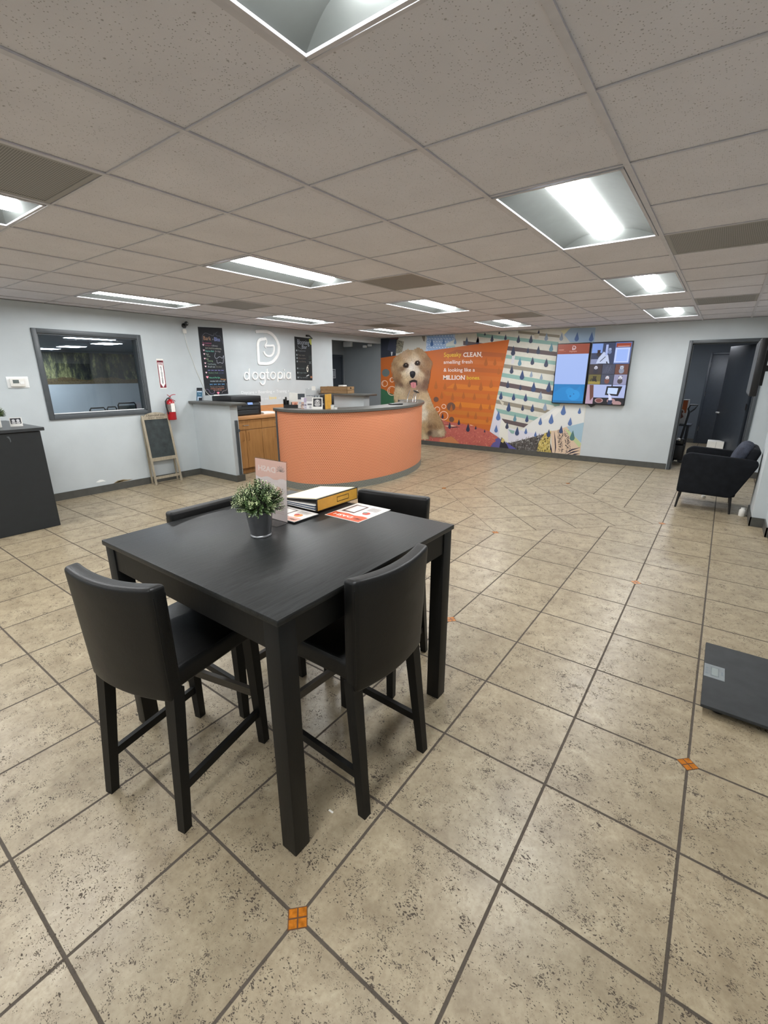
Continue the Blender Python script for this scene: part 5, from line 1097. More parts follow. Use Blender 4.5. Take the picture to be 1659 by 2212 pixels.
for i, (a, b, zt_, lb) in enumerate(((3.16, 3.42, 1.07, 'left low black-framed dog cot end behind the window glass'), (3.42, 3.60, 1.075, 'middle black-framed dog cot end behind the window glass'), (3.60, 3.92, 1.125, 'largest black-framed dog cot end at the window corner'))):
    q = thing('dog_cot', lb, 'dog cot', (-8.2, (a + b) / 2, 0), 'dog cots stacked behind the window'); MB().tube([(-8.2, a + .016, 0), (-8.2, a + .016, zt_ - .03), (-8.2, a + .035, zt_), (-8.2, b - .035, zt_), (-8.2, b - .016, zt_ - .03), (-8.2, b - .016, 0)], .012, 10).build('frame', MAT['blk'], q); MB().box(-8.206, -8.2, a + .03, b - .03, .5, zt_ - .04).build('sling', MAT['lcd'], q)

# ---- two portrait screens on the far wall
def tvbox(x0, x1, name, label, draw):
    z0, z1 = 1.06, 2.14; r = thing(name, label, 'display screen', ((x0 + x1) / 2, YM, z0), 'portrait screens on the far wall'); yf = YM - .075
    MB().rbox(x0, x1, yf, YM - .02, z0, z1, .004, 2).build('housing', MAT['blk'], r); MB().box(x0 + .1, x1 - .1, YM - .02, YM, z0 + .2, z1 - .2).build('bracket', MAT['blk'], r)
    b = .016; A = Art((x0 + b, yf - .0008, z0 + b), (1, 0, 0), (0, 0, 1), .0004, (0, x1 - x0 - 2 * b, 0, z1 - z0 - 2 * b)); draw(A, x1 - x0 - 2 * b, z1 - z0 - 2 * b); A.build('picture', SCREEN, r); return r
def d_logo(A, a, b, s, c):
    A.ring(a, b, s, s * .28, c, a0=-pi / 2, a1=pi / 2, up=False); A.rect(a - s * .9, a, b + s * .86, b + s * 1.14, c, up=False); A.rect(a - s * .9, a, b - s * 1.14, b - s * .86, c, up=False); A.rect(a - s * .95, a - s * .68, b - s * 1.1, b + s * .6, c, up=False); A.ring(a - s * .05, b - s * .1, s * .42, s * .2, c, a0=-pi, a1=.3)
def left_tv(A, W, Hh):
    A.rect(0, W, 0, Hh, '1C7CC0'); A.rect(0, W, Hh * .835, Hh, '8E3C22'); A.rect(0, W, Hh * .325, Hh * .835, 'A4BCF4')
    A.d += A.step; pts = [(0, 0), (W, 0), (W, Hh * .12), (W * .86, Hh * .3), (W * .72, Hh * .22), (W * .5, Hh * .29), (W * .25, Hh * .27), (0, Hh * .16)]; A.poly(pts, '1E86CC'); A.circ(W * .68, Hh * .14, W * .2, '2C98E0', Hh * .09); A.circ(W * .55, Hh * .2, W * .14, '2A94DA', Hh * .06); A.circ(W * .68, Hh * .16, W * .022, '1468A8'); A.circ(W * .58, Hh * .12, W * .03, '1468A8'); A.rect(0, W, 0, Hh * .04, '2470A4')
    d_logo(A, W * .52, Hh * .935, W * .055, 'E8DCE4'); A.text('dogtopia', W * .38, Hh * .868, W * .07, 'D8A89C', width=W * .24); A.rect(W * .04, W * .2, Hh * .9, Hh * .91, 'D89C88'); A.rect(W * .04, W * .28, Hh * .875, Hh * .88, 'B8684C')
def critter(A, a, b, s, c1, c2):
    A.circ(a, b - s * .5, s * .55, c2, s * .6, up=False); A.circ(a, b + s * .25, s * .4, c1, up=False); A.poly([(a - s * .42, b + s * .7), (a - s * .2, b + s * .55), (a - s * .38, b + s * .25)], c2, up=False); A.poly([(a + s * .42, b + s * .7), (a + s * .2, b + s * .55), (a + s * .38, b + s * .25)], c2, up=False); A.d += A.step; A.circ(a - s * .14, b + s * .3, s * .06, '16141A', up=False); A.circ(a + s * .14, b + s * .3, s * .06, '16141A', up=False); A.circ(a, b + s * .12, s * .08, '16141A')
def right_tv(A, W, Hh):
    A.rect(0, W, 0, Hh, '16161C'); A.rect(0, W * .6, Hh * .66, Hh, '303A58'); A.rect(0, W * .28, Hh * .84, Hh * .99, '7C9CE0'); A.rect(0, W * .2, Hh * .66, Hh * .74, '8890B4'); A.poly([(W * .15, Hh * .67), (W * .5, Hh * .67), (W * .44, Hh * .8), (W * .32, Hh * .86), (W * .2, Hh * .76)], 'C4D0EC'); A.rect(W * .36, W * .42, Hh * .8, Hh * .97, 'A8B8E8'); critter(A, W * .19, Hh * .85, W * .1, '3A2420', '2A2226'); critter(A, W * .47, Hh * .88, W * .09, 'B0BCDC', '7484AC'); A.stroke([(W * .25, Hh * .7), (W * .38, Hh * .78)], .012, '303848'); A.stroke([(W * .45, Hh * .66), (W * .42, Hh * .7)], .02, '20242C')
    A.rect(W * .6, W, Hh * .66, Hh, '5C70A8'); A.rect(W * .62, W * .98, Hh * .925, Hh * .985, '9C4228'); A.rect(W * .66, W * .95, Hh * .932, Hh * .94, 'E0C0B8'); A.rect(W * .61, W * .97, Hh * .68, Hh * .915, 'C4D4FC'); A.rect(W * .65, W * .93, Hh * .7, Hh * .89, 'A0BCFC')
    cells = [('3A3034', 'D0D0E0', '2A2A38'), ('44485C', '585E74', '50566C'), ('6C4438', 'C0C8D8', '8C94A8'), ('6C6434', '3C3424', '2A2620'), ('454C60', 'E0E0EC', '7C4C40'), ('9898B8', 'E4E4F0', '4C4448')]
    for k, (bg, c1, c2) in enumerate(cells):
        i, j = k % 3, k // 3; x0, x1 = W * i / 3, W * (i + 1) / 3; z1 = Hh * (.655 - .165 * j); z0 = z1 - Hh * .16; A.rect(x0 + .003, x1 - .003, z0, z1, bg)
        if k != 1: critter(A, (x0 + x1) / 2, (z0 + z1) / 2 + .01, W * .12, c1, c2)
        else:
            for q in range(12): A.stroke([(x0 + .02 + .01 * q, z0 + .02 + .03 * (q % 4)), (x0 + .05 + .01 * q, z0 + .05 + .025 * (q % 5))], .004, '6C7288', up=False)
        if k == 3: A.rect(x0 + .003, x1 - .003, z0, z0 + .05, '9C8C40'); A.stroke([(x0 + .04, z0 + .05), (x0 + .05, z0 + .09), (x0 + .13, z0 + .09), (x0 + .14, z0 + .04)], .016, '1C1812')
    A.rect(0, W, 0, Hh * .325, 'B0BCE8'); A.poly([(0, 0), (W * .2, 0), (W * .22, Hh * .1), (W * .1, Hh * .32), (0, Hh * .32)], 'B89CB0'); A.poly([(W * .06, Hh * .32), (W * .17, Hh * .32), (W * .2, Hh * .12), (W * .12, Hh * .05)], '6C4438'); A.rect(W * .2, W, 0, Hh * .11, '18161C'); A.poly([(W * .52, Hh * .3), (W * .92, Hh * .3), (W * .84, Hh * .14), (W * .5, Hh * .155)], '14141A'); A.poly([(W * .56, Hh * .275), (W * .82, Hh * .27), (W * .8, Hh * .17), (W * .55, Hh * .18)], 'C8DCFC'); A.rect(W * .64, W * .67, Hh * .3, Hh * .325, '14141A')
    for cx, cy in ((.36, .06), (.68, .06), (.84, .02)): A.circ(W * cx, Hh * cy, W * .11, 'B08C8C', Hh * .04, up=False)
    A.d += A.step; A.circ(W * .36, Hh * .06, W * .08, '7C4844', Hh * .03); A.poly([(W * .58, Hh * .19), (W * .66, Hh * .15), (W * .7, Hh * .08), (W * .62, Hh * .06)], 'D8DCF4'); A.poly([(W * .6, Hh * .07), (W * .72, Hh * .07), (W * .7, 0), (W * .6, 0)], '283454')
tvbox(-2.675, -2.09, 'wall_screen', 'left portrait screen with an orange header and pale blue panel over the mural edge', left_tv)
rt = tvbox(-2.075, -1.41, 'wall_screen', 'right portrait screen showing a collage of dog pictures', right_tv)
MB().prism([Vector((-2.02, YM - .05, 1.06)), Vector((-1.88, YM - .05, 1.06)), Vector((-1.96, YM - .05, 1.01))], (0, .02, 0)).build('bracket', MAT['blk'], rt)

# ================================================================ WALL MURAL (printed wallpaper on the far wall)
mu = thing('wall_mural', 'large printed mural of a fluffy dog, orange panel and raindrops on the far wall', 'mural', (-4.45, YM, 0))
MW = 4.775; ML = H - .004
def mp_(u, v): p = on_y(u, v, YM); return (p.x - XL, p.z)
def m4(x, y): return mp_(820 + x / 3.607, 690 + y / 3.607)
def md(x, y): return mp_(800 + x / 8.194, 690 + y / 8.194)
def ms(x, y): return mp_(1030 + x / 6.144, 690 + y / 6.144)
def mart(level): 
    A = Art((XL, YM - .0006 - level, 0), (1, 0, 0), (0, 0, 1), .00012, (0, MW, .0, ML)); return A
MP = plain('mural_paper', (205, 204, 194), .6, var=.02)
pp = MB().box(XL, XL + MW, YM - .0006, YM, .0, ML); pp.build('paper', MP, mu)
CREAM = 'D8D6C6'; rnd = random.Random(11)
def speck(A, fn, pts, n, cols, s0, s1, ang=None):      # scatter small ragged marks inside an outline
    tri = tessellate_polygon([[Vector((p[0], p[1], 0)) for p in pts]])
    ar = [abs((Vector(pts[t[1]]) - Vector(pts[t[0]])).cross(Vector(pts[t[2]]) - Vector(pts[t[0]]))) for t in tri]
    for _ in range(n):
        t = rnd.choices(tri, ar)[0]; a, b = rnd.random(), rnd.random()
        if a + b > 1: a, b = 1 - a, 1 - b
        P0, P1, P2 = [Vector(pts[k]) for k in t]; p = P0 + (P1 - P0) * a + (P2 - P0) * b; s = rnd.uniform(s0, s1); th = rnd.uniform(0, pi) if ang is None else ang + rnd.uniform(-.3, .3)
        d = Vector((cos(th), sin(th))) * s; nn = Vector((-d.y, d.x)) * rnd.uniform(.15, .4); A.raw([fn(*(p - d)), fn(*(p + nn)), fn(*(p + d)), fn(*(p - nn))], [(0, 1, 2, 3)], rnd.choice(cols))
    A.d += A.step
def MPoly(A, fn, pts, c): A.poly([fn(*p) for p in pts], c)
# stripes
A = mart(.0002); TE, DK, BR = '86AAA2', '5C5052', '8C8678'
st = [(TE, (0, 180), (1085, 300), 48), (BR, (550, 148), (1100, 208), 36), (DK, (-180, 285), (1085, 435), 56), (TE, (300, 455), (1085, 560), 50), (BR, (300, 582), (1085, 695), 52), (TE, (300, 702), (1085, 835), 54), (DK, (290, 820), (1085, 960), 60), (TE, (270, 945), (1100, 1105), 52), (BR, (250, 1062), (975, 1205), 52)]
for c, a, b, h_ in st: MPoly(A, ms, [a, b, (b[0], b[1] + h_), (a[0], a[1] + h_)], c)
MPoly(A, ms, [(250, 1178), (820, 1300), (760, 1342), (280, 1238)], TE); MPoly(A, ms, [(1040, 1105), (1130, 1110), (1060, 1158), (1020, 1150)], TE)
MPoly(A, ms, [(1060, 1150), (975, 1205), (820, 1300), (685, 1390), (625, 1440), (500, 1520), (1500, 1500), (1440, 1130)], 'D6D8D6'); MPoly(A, ms, [(250, 1178), (170, 1490), (440, 1640), (900, 1520), (700, 1500), (420, 1440), (330, 1315), (280, 1238)], 'D0D0DC')
MPoly(A, ms, [(330, 1315), (685, 1390), (625, 1435), (362, 1372)], DK); MPoly(A, ms, [(415, 1455), (505, 1480), (490, 1520), (455, 1512)], TE)
MPoly(A, ms, [(330, 1320), (410, 1420), (420, 1640), (290, 1545), (305, 1430)], 'DCDCD4')
for c, pts in (('C8C8CC', [(470, 480), (510, 485), (490, 590), (455, 590)]), ('BFB9A8', [(760, 200), (830, 190), (820, 250), (770, 260)]), ('C9C4B4', [(320, 1080), (360, 1100), (350, 1160), (300, 1070)]), ('E0E0DC', [(1060, 1170), (1140, 1180), (1020, 1300), (880, 1330)])): MPoly(A, ms, pts, c)
MPoly(A, ms, [(1160, 205), (1245, 115), (1580, 105), (1560, 305), (1240, 305)], '9CB4CC'); MPoly(A, ms, [(1110, 150), (1230, 120), (1160, 200)], 'DCD8B4')
A.build('striped_panel', PRINT, mu)
# lower right collage
A = mart(.0016); dk_ = [(520, 1600), (900, 1515), (820, 1640), (790, 1780), (440, 1740), (380, 1650)]; MPoly(A, ms, dk_, '4C4846'); speck(A, ms, dk_, 260, ['6C6A66', '8C8C8A', '2C2A2C', 'A8A8A8'], 5, 22, 1.9)
ye = [(900, 1515), (985, 1480), (970, 1640), (1000, 1800), (790, 1780), (820, 1640)]; MPoly(A, ms, ye, 'BEA95E'); speck(A, ms, ye, 240, ['D8C870', '8C7C3C', '4C4434', 'E0D8A0'], 5, 20, 1.9)
be = [(985, 1480), (1060, 1470), (1200, 1420), (1385, 1650), (1360, 1840), (1000, 1810)]; MPoly(A, ms, be, 'D4BCA4')
for cx in (1105, 1200):
    pts = [(cx - 38, 1470), (cx + 38, 1480), (cx + 42, 1760), (cx - 18, 1760)]; speck(A, ms, pts, 130, ['34303C', '2A2630'], 5, 16)
for pts in ([(1030, 1490), (1040, 1600), (1045, 1700), (1035, 1790)], [(970, 1640), (985, 1720), (1000, 1790)], [(1170, 1780), (1260, 1730), (1370, 1700)], [(1180, 1800), (1280, 1760), (1365, 1740)], [(1230, 1810), (1300, 1790), (1365, 1780)]): A.stroke([ms(*p) for p in pts], .03, '342E40', taper=True)
MPoly(A, ms, [(1195, 1425), (1410, 1370), (1440, 1370), (1385, 1640), (1240, 1490)], '9CB8C8'); MPoly(A, ms, [(1160, 1440), (1240, 1490), (1385, 1650), (1360, 1700), (1240, 1560)], 'B8C894')
MPoly(A, ms, [(170, 1490), (260, 1545), (330, 1600), (300, 1720), (120, 1690)], '5A5690'); MPoly(A, ms, [(330, 1560), (440, 1720), (290, 1740)], '26242E'); MPoly(A, ms, [(340, 1570), (370, 1600), (350, 1640), (320, 1620)], 'C8B870'); MPoly(A, ms, [(380, 1620), (560, 1745), (440, 1745)], '54549C')
A.build('collage_corner', PRINT, mu)
# top left: dark shapes, bubbles
A = mart(.0008); MPoly(A, md, [(155, 300), (500, 300), (480, 380), (450, 640), (155, 700)], '2C3240'); MPoly(A, md, [(345, 330), (450, 350), (450, 600), (300, 540)], '3C4254'); MPoly(A, md, [(470, 360), (610, 395), (590, 560), (500, 600), (450, 600)], '8C8878'); speck(A, md, [(470, 370), (600, 400), (580, 560), (460, 590)], 120, ['5C5848', 'B0A890', '3C3C38'], 5, 16); MPoly(A, md, [(345, 315), (500, 315), (500, 350), (345, 345)], '6C4848'); MPoly(A, md, [(365, 575), (398, 575), (385, 640), (370, 640)], 'D0D4D8')
MPoly(A, md, [(610, 300), (1000, 265), (985, 575), (560, 600)], 'C4C4BE'); MPoly(A, md, [(910, 290), (970, 290), (965, 390), (940, 385)], '7C7468')
MPoly(A, md, [(1000, 265), (1500, 240), (1500, 500), (980, 575)], 'B4C8E0')
for i in range(9):
    for j in range(6):
        cx, cy = 1020 + i * 52 + (j % 2) * 26, 290 + j * 52; a, b = md(cx, cy); A.ring(a, b, .028, .012, '6C94C8', up=False)
A.d += A.step; MPoly(A, md, [(1340, 430), (1500, 350), (1500, 500), (1340, 480)], 'CCD4D0'); MPoly(A, md, [(1350, 470), (1500, 460), (1500, 500), (1340, 490)], 'A0C0C0')
A.build('bubble_panel', PRINT, mu)
# orange panel
A = mart(.0024); OR = 'BE6426'
MPoly(A, m4, [(0, 300), (365, 248), (1012, 157), (858, 872), (760, 870), (500, 830), (300, 830), (0, 830)], OR); rnd.seed(5)
for k, (y0, c) in enumerate(((235, 'A95A2C'), (300, 'C46C30'), (360, 'AE5E2A'), (420, 'C06A2C'), (500, 'CB7628'), (560, 'BF6C26'), (640, 'CC7824'), (700, 'BE7028'), (760, 'C67428'))):
    x0 = 600 - 25 * (k % 3); MPoly(A, m4, [(max(x0 - 60 * (k % 2), 420), y0), (1000 - (y0 - 157) * .205, y0 + 30), (998 - (y0 - 130) * .205, y0 + 62), (520, y0 + 34)], c)
A.build('orange_panel', PRINT, mu)
A = mart(.0036); MPoly(A, m4, [(0, 538), (40, 548), (80, 575), (130, 590), (170, 660), (0, 830)], '38684A')
red = [(300, 830), (470, 780), (540, 800), (640, 812), (760, 840), (858, 872), (905, 905), (925, 920), (900, 935), (905, 950), (880, 965), (860, 1000), (600, 1000), (300, 990)]
MPoly(A, m4, red, 'B45E54'); speck(A, m4, red, 420, ['C8746A', 'A04C48', 'C88468', 'BC645C'], 4, 12); MPoly(A, m4, [(470, 935), (560, 910), (620, 960), (600, 1000), (470, 1000)], 'C07C50')
for pts in ([(500, 820), (560, 826), (625, 842)], [(520, 835), (580, 842), (625, 838)], [(700, 880), (718, 890)], [(740, 980), (790, 955)], [(760, 975), (795, 972)]): A.stroke([m4(*p) for p in pts], .018, '3A2A30', taper=True)
MPoly(A, m4, [(510, 830), (560, 822), (600, 830), (540, 838)], 'D8B8A0'); MPoly(A, m4, [(705, 818), (735, 828), (708, 828)], 'E0B498'); A.build('terrain', PRINT, mu)
# rings and discs
A = mart(.0046)
def disc(fn, x, y, r, c, ringw=None):
    a, b = fn(x, y); a2, _ = fn(x + r, y); _, b2 = fn(x, y + r); rx, ry = abs(a2 - a), abs(b2 - b)
    if ringw: A.ring(a, b, rx, ringw, c, ry)
    else: A.circ(a, b, rx, c, ry)
disc(md, 275, 945, 68, '66706E')
for x, y, r in ((255, 1135, 52), (385, 1070, 38), (385, 1265, 78)): disc(md, x, y, r, 'E8C8B0', .016); a, b = md(x, y); rr = abs(md(x + r, y)[0] - a); A.ring(a, b, rr * .66, .012, 'E8C8B0', a0=2.2, a1=3.9)
for x, y, r in ((1165, 1415, 45), (1430, 1545, 76), (1440, 1770, 46)): disc(md, x, y, r, '6A4A3C')
for x, y, r in ((1187, 1592, 44), (1303, 1540, 36), (1302, 1703, 74)): disc(md, x, y, r, 'F0C8B0', .016)
A.build('bubbles', PRINT, mu)
# raindrops
A = mart(.0056)
def drop(a, b, h_, c):
    w_ = h_ * .235; pts = [(a, b + h_ * .5)]
    for k in range(13):
        t = pi * k / 12; pts.append((a - w_ * cos(t - pi) * -1 if False else a + w_ * cos(t) * (1), b - h_ * .22 - h_ * .27 * sin(t)))
    A.poly(pts, c, up=False)
DC_ = {'D': '3A4258', 'L': '8898AC', 'T': '5E8898', 'B': '5470A4', 'N': '36486E', 'G': '4C7474'}
for x, y, h_, c in ((555, 260, 110, 'D'), (720, 260, 115, 'D'), (925, 230, 110, 'L'), (1125, 230, 110, 'L'), (1330, 230, 125, 'B'), (1523, 230, 130, 'B'), (485, 415, 135, 'D'), (680, 410, 80, 'D'), (818, 405, 115, 'D'), (990, 370, 120, 'T'), (572, 560, 115, 'T'), (740, 550, 110, 'D'), (922, 575, 120, 'D'), (465, 665, 115, 'D'), (603, 735, 135, 'N'), (725, 725, 90, 'L'), (858, 760, 90, 'L'), (413, 860, 105, 'D'), (580, 900, 80, 'D'), (755, 895, 140, 'N'), (957, 895, 145, 'N'), (322, 1010, 110, 'N'), (490, 1025, 105, 'N'), (650, 1035, 110, 'N'), (847, 1010, 115, 'L'), (425, 1160, 130, 'N'), (610, 1170, 85, 'D'), (740, 1175, 110, 'N'), (907, 1155, 115, 'L'), (288, 1275, 135, 'B'), (507, 1305, 100, 'T'), (667, 1315, 100, 'N'), (845, 1350, 105, 'B'), (990, 1320, 140, 'B'), (1152, 1200, 145, 'B'), (1365, 1210, 90, 'B'), (1240, 1355, 115, 'B'), (258, 1450, 105, 'B'), (403, 1405, 100, 'D'), (537, 1480, 125, 'N'), (653, 1480, 85, 'B'), (780, 1520, 75, 'B'), (955, 1510, 110, 'N'), (1120, 1460, 110, 'N'), (1270, 1540, 140, 'G'), (15, 265, 90, 'D'), (205, 250, 100, 'D'), (383, 235, 80, 'D'), (110, 185, 60, 'D'), (300, 165, 60, 'D'), (825, 145, 60, 'D'), (1050, 705, 110, 'D')):
    a, b = ms(x, y); hh = abs(ms(x, y - h_ / 2)[1] - ms(x, y + h_ / 2)[1])
    if a > MW - .03: continue
    if y < 160: b -= .02
    drop(a, b, hh, DC_[c])
for x, y, h_, c in ((408, 180, 60, '3C64A0'), (500, 170, 50, '5078B0'), (590, 170, 50, '6C90B8'), (680, 165, 60, '4C5870'), (765, 165, 60, '3C3C54')): a, b = m4(x, y); drop(a, b, abs(m4(x, y - h_ / 2)[1] - m4(x, y + h_ / 2)[1]), c)
for x, y, h_ in ((492, 750, 45), (547, 825, 55), (619, 800, 48), (690, 842, 70), (750, 842, 32), (820, 868, 26)): a, b = m4(x, y); drop(a, b, abs(m4(x, y - h_ / 2)[1] - m4(x, y + h_ / 2)[1]), '2A2C44')
for x, y, h_ in ((440, 510, 70), (510, 520, 60), (590, 520, 70), (700, 500, 60), (790, 520, 75), (870, 500, 70), (900, 330, 60), (830, 330, 70), (930, 400, 60), (485, 590, 60), (570, 600, 65), (655, 590, 60), (740, 600, 60), (850, 600, 60), (560, 690, 60), (630, 670, 60), (690, 740, 50), (790, 680, 60), (860, 680, 50), (750, 750, 60), (840, 780, 50), (960, 290, 60)): a, b = m4(x, y); drop(a, b, abs(m4(x, y - h_ / 2)[1] - m4(x, y + h_ / 2)[1]), 'A85E28')
A.build('raindrops', PRINT, mu)
# lettering
A = mart(.0068); rnd = random.Random(2)
SER = {'L': ((.14, 1, 1),), 'E': ((.14, 1, 1),), 'A': ((.06, 1, 0), (.94, 1, 0)), 'N': ((.12, 1, 1), (.88, 0, 1)), 'M': ((.1, 1, 1), (.9, 1, 1)), 'I': ((.5, 1, 1),)}
def slab(txt, a, b, size, width, col):
    ws = []; gap = .07
    for ch in txt: v = text_mesh(ch, bold=.025)[0]; ws.append(max(p[0] for p in v) - min(p[0] for p in v))
    tot = sum(ws) + gap * (len(txt) - 1); k = width / tot; x = a; cap = .72 * size
    for ch, w1 in zip(txt, ws):
        A.text(ch, x, b, size, col, .025, width=w1 * k)
        for f_, lo_, hi_ in SER.get(ch, ()):
            c = x + w1 * k * f_; s = size * .16
            if lo_: A.rect(c - s, c + s, b, b + size * .075, col, up=False)
            if hi_: A.rect(c - s, c + s, b + cap - size * .075, b + cap, col, up=False)
        x += (w1 + gap) * k
YL, WH = 'E4C03A', 'F0E4DC'
def tline(x0, x1, yb, cap_px, txt, col, slabbed=False):
    a, b = m4(x0, yb); a1, _ = m4(x1, yb); s = abs(m4(x0, yb - cap_px)[1] - b) / .72
    (slab(txt, a, b, s, a1 - a, col) if slabbed else A.text(txt, a, b, s, col, .01, width=a1 - a))
tline(502, 637, 292, 34, 'Squeaky', YL); tline(653, 790, 292, 34, 'CLEAN', WH, True); tline(794, 801, 292, 34, ',', WH); tline(500, 725, 346, 28, 'smelling fresh', WH); tline(500, 743, 407, 28, '& looking like a', WH); tline(497, 665, 468, 32, 'MILLION', WH, True); tline(680, 785, 468, 30, 'bones.', YL)
A.build('lettering', PRINT, mu)
# the printed dog
outline = [(600, 562), (660, 527), (720, 538), (757, 545), (790, 518), (850, 502), (915, 520), (960, 575), (1010, 630), (1055, 690), (1105, 760), (1085, 810), (1068, 880), (1060, 950), (1048, 1060), (1025, 1170), (1005, 1240), (1040, 1330), (1085, 1440), (1130, 1550), (1190, 1640), (1245, 1740), (1290, 1850), (1308, 1930), (1325, 1990), (1310, 2058), (1230, 2088), (1120, 2075), (1045, 2062), (1032, 2118), (960, 2132), (870, 2110), (700, 2110), (560, 2000), (500, 1700), (430, 1420), (428, 1300), (440, 1190), (452, 1130), (420, 1080), (402, 980), (372, 850), (390, 760), (430, 680), (500, 625), (560, 590)]
CP = [(700, 600, 'B89A78', 100), (860, 560, 'A88A68', 70), (760, 650, 'CDB79A', 95), (640, 650, 'BFA184', 110), (930, 640, 'A88765', 60), (430, 800, '9C7C5A', 100), (450, 950, 'A07E5C', 95), (480, 1080, '7A5A40', 90), (400, 850, 'B08E68', 100), (550, 1140, '6A4E3C', 80), (1000, 700, '8C6848', 80), (1040, 800, '96704E', 85), (1010, 950, '7A5840', 95), (980, 1100, '6E5040', 100), (960, 1180, '7a5a48', 100), (740, 780, 'E2D8CC', 90), (720, 860, 'E6DED4', 100), (680, 900, 'DCCDB8', 130), (830, 900, 'D8CCBC', 60), (600, 950, 'D5C2A2', 120), (900, 960, 'C8B294', 60), (650, 1060, 'C8B08C', 110), (600, 1100, 'BFA27E', 110), (880, 1060, 'B89C80', 80), (570, 880, '7C5E44', 110), (700, 720, 'D0BCA0', 90), (900, 850, '8A6A4C', 80), (560, 780, 'C2A680', 110), (790, 700, 'D8C6AE', 90), (860, 1150, '8C7060', 90), (700, 1140, '8a7058', 100), (760, 1230, 'A88C70', 90), (520, 1250, 'CDB898', 90), (480, 1350, 'C4AC88', 90), (960, 1350, 'C4A884', 95), (920, 1500, 'D6C8B0', 92), (960, 1650, 'DCD0BC', 90), (900, 1740, 'E0D4C0', 90), (1050, 1550, 'BFA27C', 95), (1080, 1700, 'AE8E6A', 100), (950, 1850, 'B89A72', 90), (1000, 1950, 'B09068', 90), (900, 2000, 'C0A880', 90), (950, 2090, 'CDB894', 90), (1060, 1900, '7A5C42', 95), (1050, 2000, '4C3A30', 90), (1180, 1800, 'A88862', 70), (1220, 1900, '9C7C58', 60), (1150, 1900, '8A6A4A', 80), (1160, 1700, 'A4845E', 80), (1150, 2000, '9A8670', 20), (1240, 2000, 'C8B698', 20), (1290, 2010, 'B8A284', 30), (1200, 2060, 'A08C74', 10), (600, 1500, 'C0A888', 90), (700, 1800, 'B89C78', 90), (620, 820, '8C6C50', 100), (520, 700, 'B4946E', 110), (950, 900, '8A6648', 90), (530, 1000, '94704E', 95)]
def inside(x, y):
    c = False; n = len(outline); j = n - 1
    for i in range(n):
        xi, yi = outline[i]; xj, yj = outline[j]
        if (yi > y) != (yj > y) and x < (xj - xi) * (y - yi) / (yj - yi) + xi: c = not c
        j = i
    return c
CPl = [(x, y, lin(c), a) for x, y, c, a in CP]
def field(x, y):
    sw = 0; r_ = g_ = b_ = 0; ax = ay = 0
    for cx, cy, c, a in CPl:
        w_ = 1 / ((x - cx) ** 2 + (y - cy) ** 2 + 300) ** 1.7; sw += w_; r_ += w_ * c[0]; g_ += w_ * c[1]; b_ += w_ * c[2]; ax += w_ * cos(radians(a)); ay += w_ * sin(radians(a))
    return (r_ / sw, g_ / sw, b_ / sw), math.atan2(ay, ax)
dg_ = mart(.0078); G = 20
for x in range(360, 1340, G):
    for y in range(500, 2140, G):
        if inside(x + G / 2, y + G / 2):
            c, _ = field(x + G / 2, y + G / 2); k = rnd.uniform(.85, 1.08); dg_.raw([md(x, y + G), md(x + G, y + G), md(x + G, y), md(x, y)], [(0, 1, 2, 3)], (c[0] * k, c[1] * k, c[2] * k, 1))
dg_.d += dg_.step
n = 0
while n < 5200:
    x, y = rnd.uniform(365, 1330), rnd.uniform(500, 2130)
    if not inside(x, y): continue
    n += 1; c, a = field(x, y); k = rnd.choice((.72, .86, .95, 1.05, 1.18, 1.3)); L = rnd.uniform(28, 70) * (1 if y < 1900 else .5); a += rnd.uniform(-.28, .28); pts = []
    for q in range(4): t = q / 3; aa = a + .35 * (t - .3) * (1 if (int(x / 90) % 2) else -1); pts.append((x + cos(aa) * L * t, y + sin(aa) * L * t))
    dg_.stroke([md(*p) for p in pts], rnd.uniform(.003, .006), (min(c[0] * k, 1), min(c[1] * k, 1), min(c[2] * k, 1), 1), up=False, taper=True)
    if n % 400 == 0: dg_.d += dg_.step * .5
dg_.d += dg_.step
ring_pts = outline + [outline[0]]
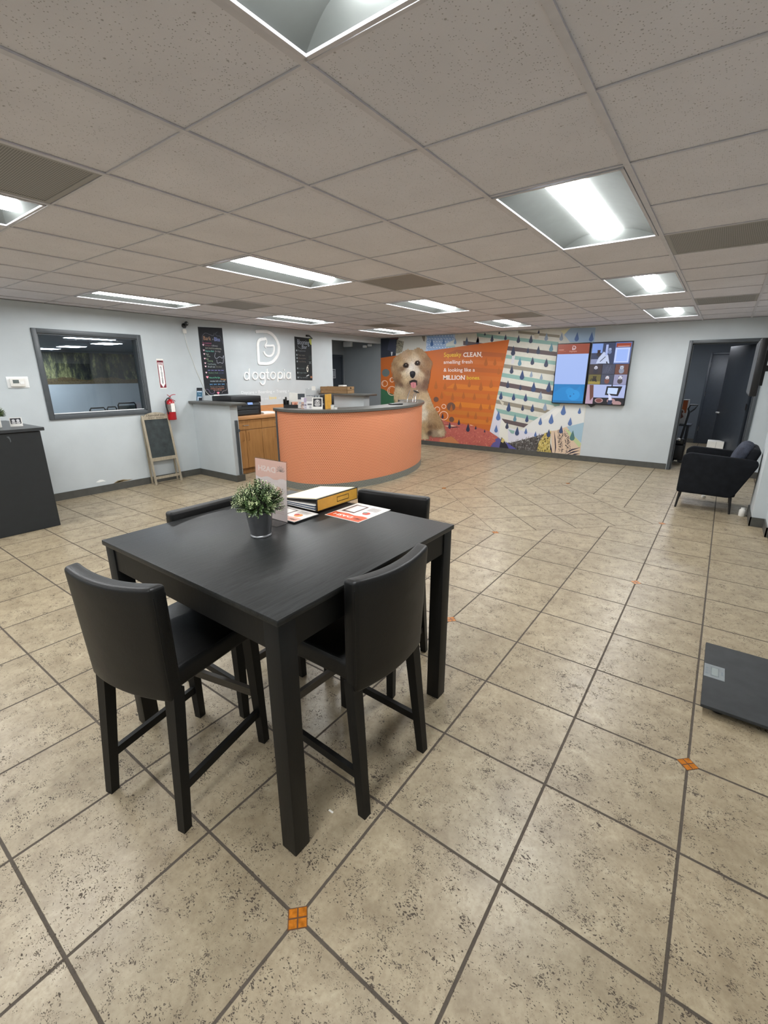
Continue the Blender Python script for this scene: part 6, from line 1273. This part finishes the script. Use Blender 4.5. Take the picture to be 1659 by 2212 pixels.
for i in range(len(outline)):                       # wispy fur edge
    (xa, ya), (xb, yb) = ring_pts[i], ring_pts[i + 1]; L = math.hypot(xb - xa, yb - ya); 
    for q in range(int(L / 7)):
        t = rnd.random(); x, y = xa + (xb - xa) * t, ya + (yb - ya) * t; c, a = field(x, y); nx, ny = (yb - ya) / L, -(xb - xa) / L; d = rnd.uniform(8, 20)
        dg_.stroke([md(x - nx * 12, y - ny * 12), md(x + nx * d * .4 + cos(a) * 12, y + ny * d * .4 + sin(a) * 12), md(x + nx * d * .6 + cos(a) * 30, y + ny * d * .6 + sin(a) * 30)], .004, (c[0], c[1], c[2], 1), up=False, taper=True)
dg_.d += dg_.step; dog = dg_.build('dog_print', PRINT, mu)
def part(name, fnl):
    global A
    A = mart(.0100); fnl(A); A.build(name, PRINT, dog)
def eye(cx, cy):
    def f(A):
        MPoly(A, md, [(cx - 55, cy + 5), (cx - 30, cy - 38), (cx + 20, cy - 48), (cx + 55, cy - 10), (cx + 45, cy + 40), (cx, cy + 48), (cx - 40, cy + 38)], '4A3426')
        disc(md, cx, cy, 36, '16100E'); disc(md, cx + 8, cy - 8, 20, '2A1C16'); disc(md, cx + 2, cy - 8, 6, 'F0ECE8')
        for k in range(12): a, b = md(cx - 60 + k * 10, cy - 55 + rnd.uniform(-6, 6)); a2, b2 = md(cx - 58 + k * 10 + rnd.uniform(-5, 5), cy - 15 + rnd.uniform(-8, 10)); A.stroke([(a, b), (a2, b2)], .005, rnd.choice(('C2A680', 'A08464', '8C6C50')), up=False, taper=True)
    return f
part('eye', eye(632, 812)); part('eye', eye(838, 772))
def nose(A): MPoly(A, md, [(700, 950), (715, 920), (755, 910), (795, 925), (805, 965), (790, 1010), (765, 1040), (740, 1040), (712, 1010)], '18161A'); disc(md, 745, 945, 26, '38363C'); disc(md, 727, 985, 9, '0A0A0C'); disc(md, 782, 985, 9, '0A0A0C')
part('nose', nose)
def mouth(A): MPoly(A, md, [(695, 1095), (740, 1072), (790, 1065), (835, 1085), (832, 1165), (790, 1185), (720, 1170), (700, 1140)], '2A1E1C'); MPoly(A, md, [(715, 1125), (760, 1108), (812, 1118), (818, 1180), (795, 1215), (755, 1215), (725, 1190)], 'C88084'); MPoly(A, md, [(760, 1112), (768, 1112), (772, 1200), (764, 1200)], 'A8646C')
part('mouth', mouth)
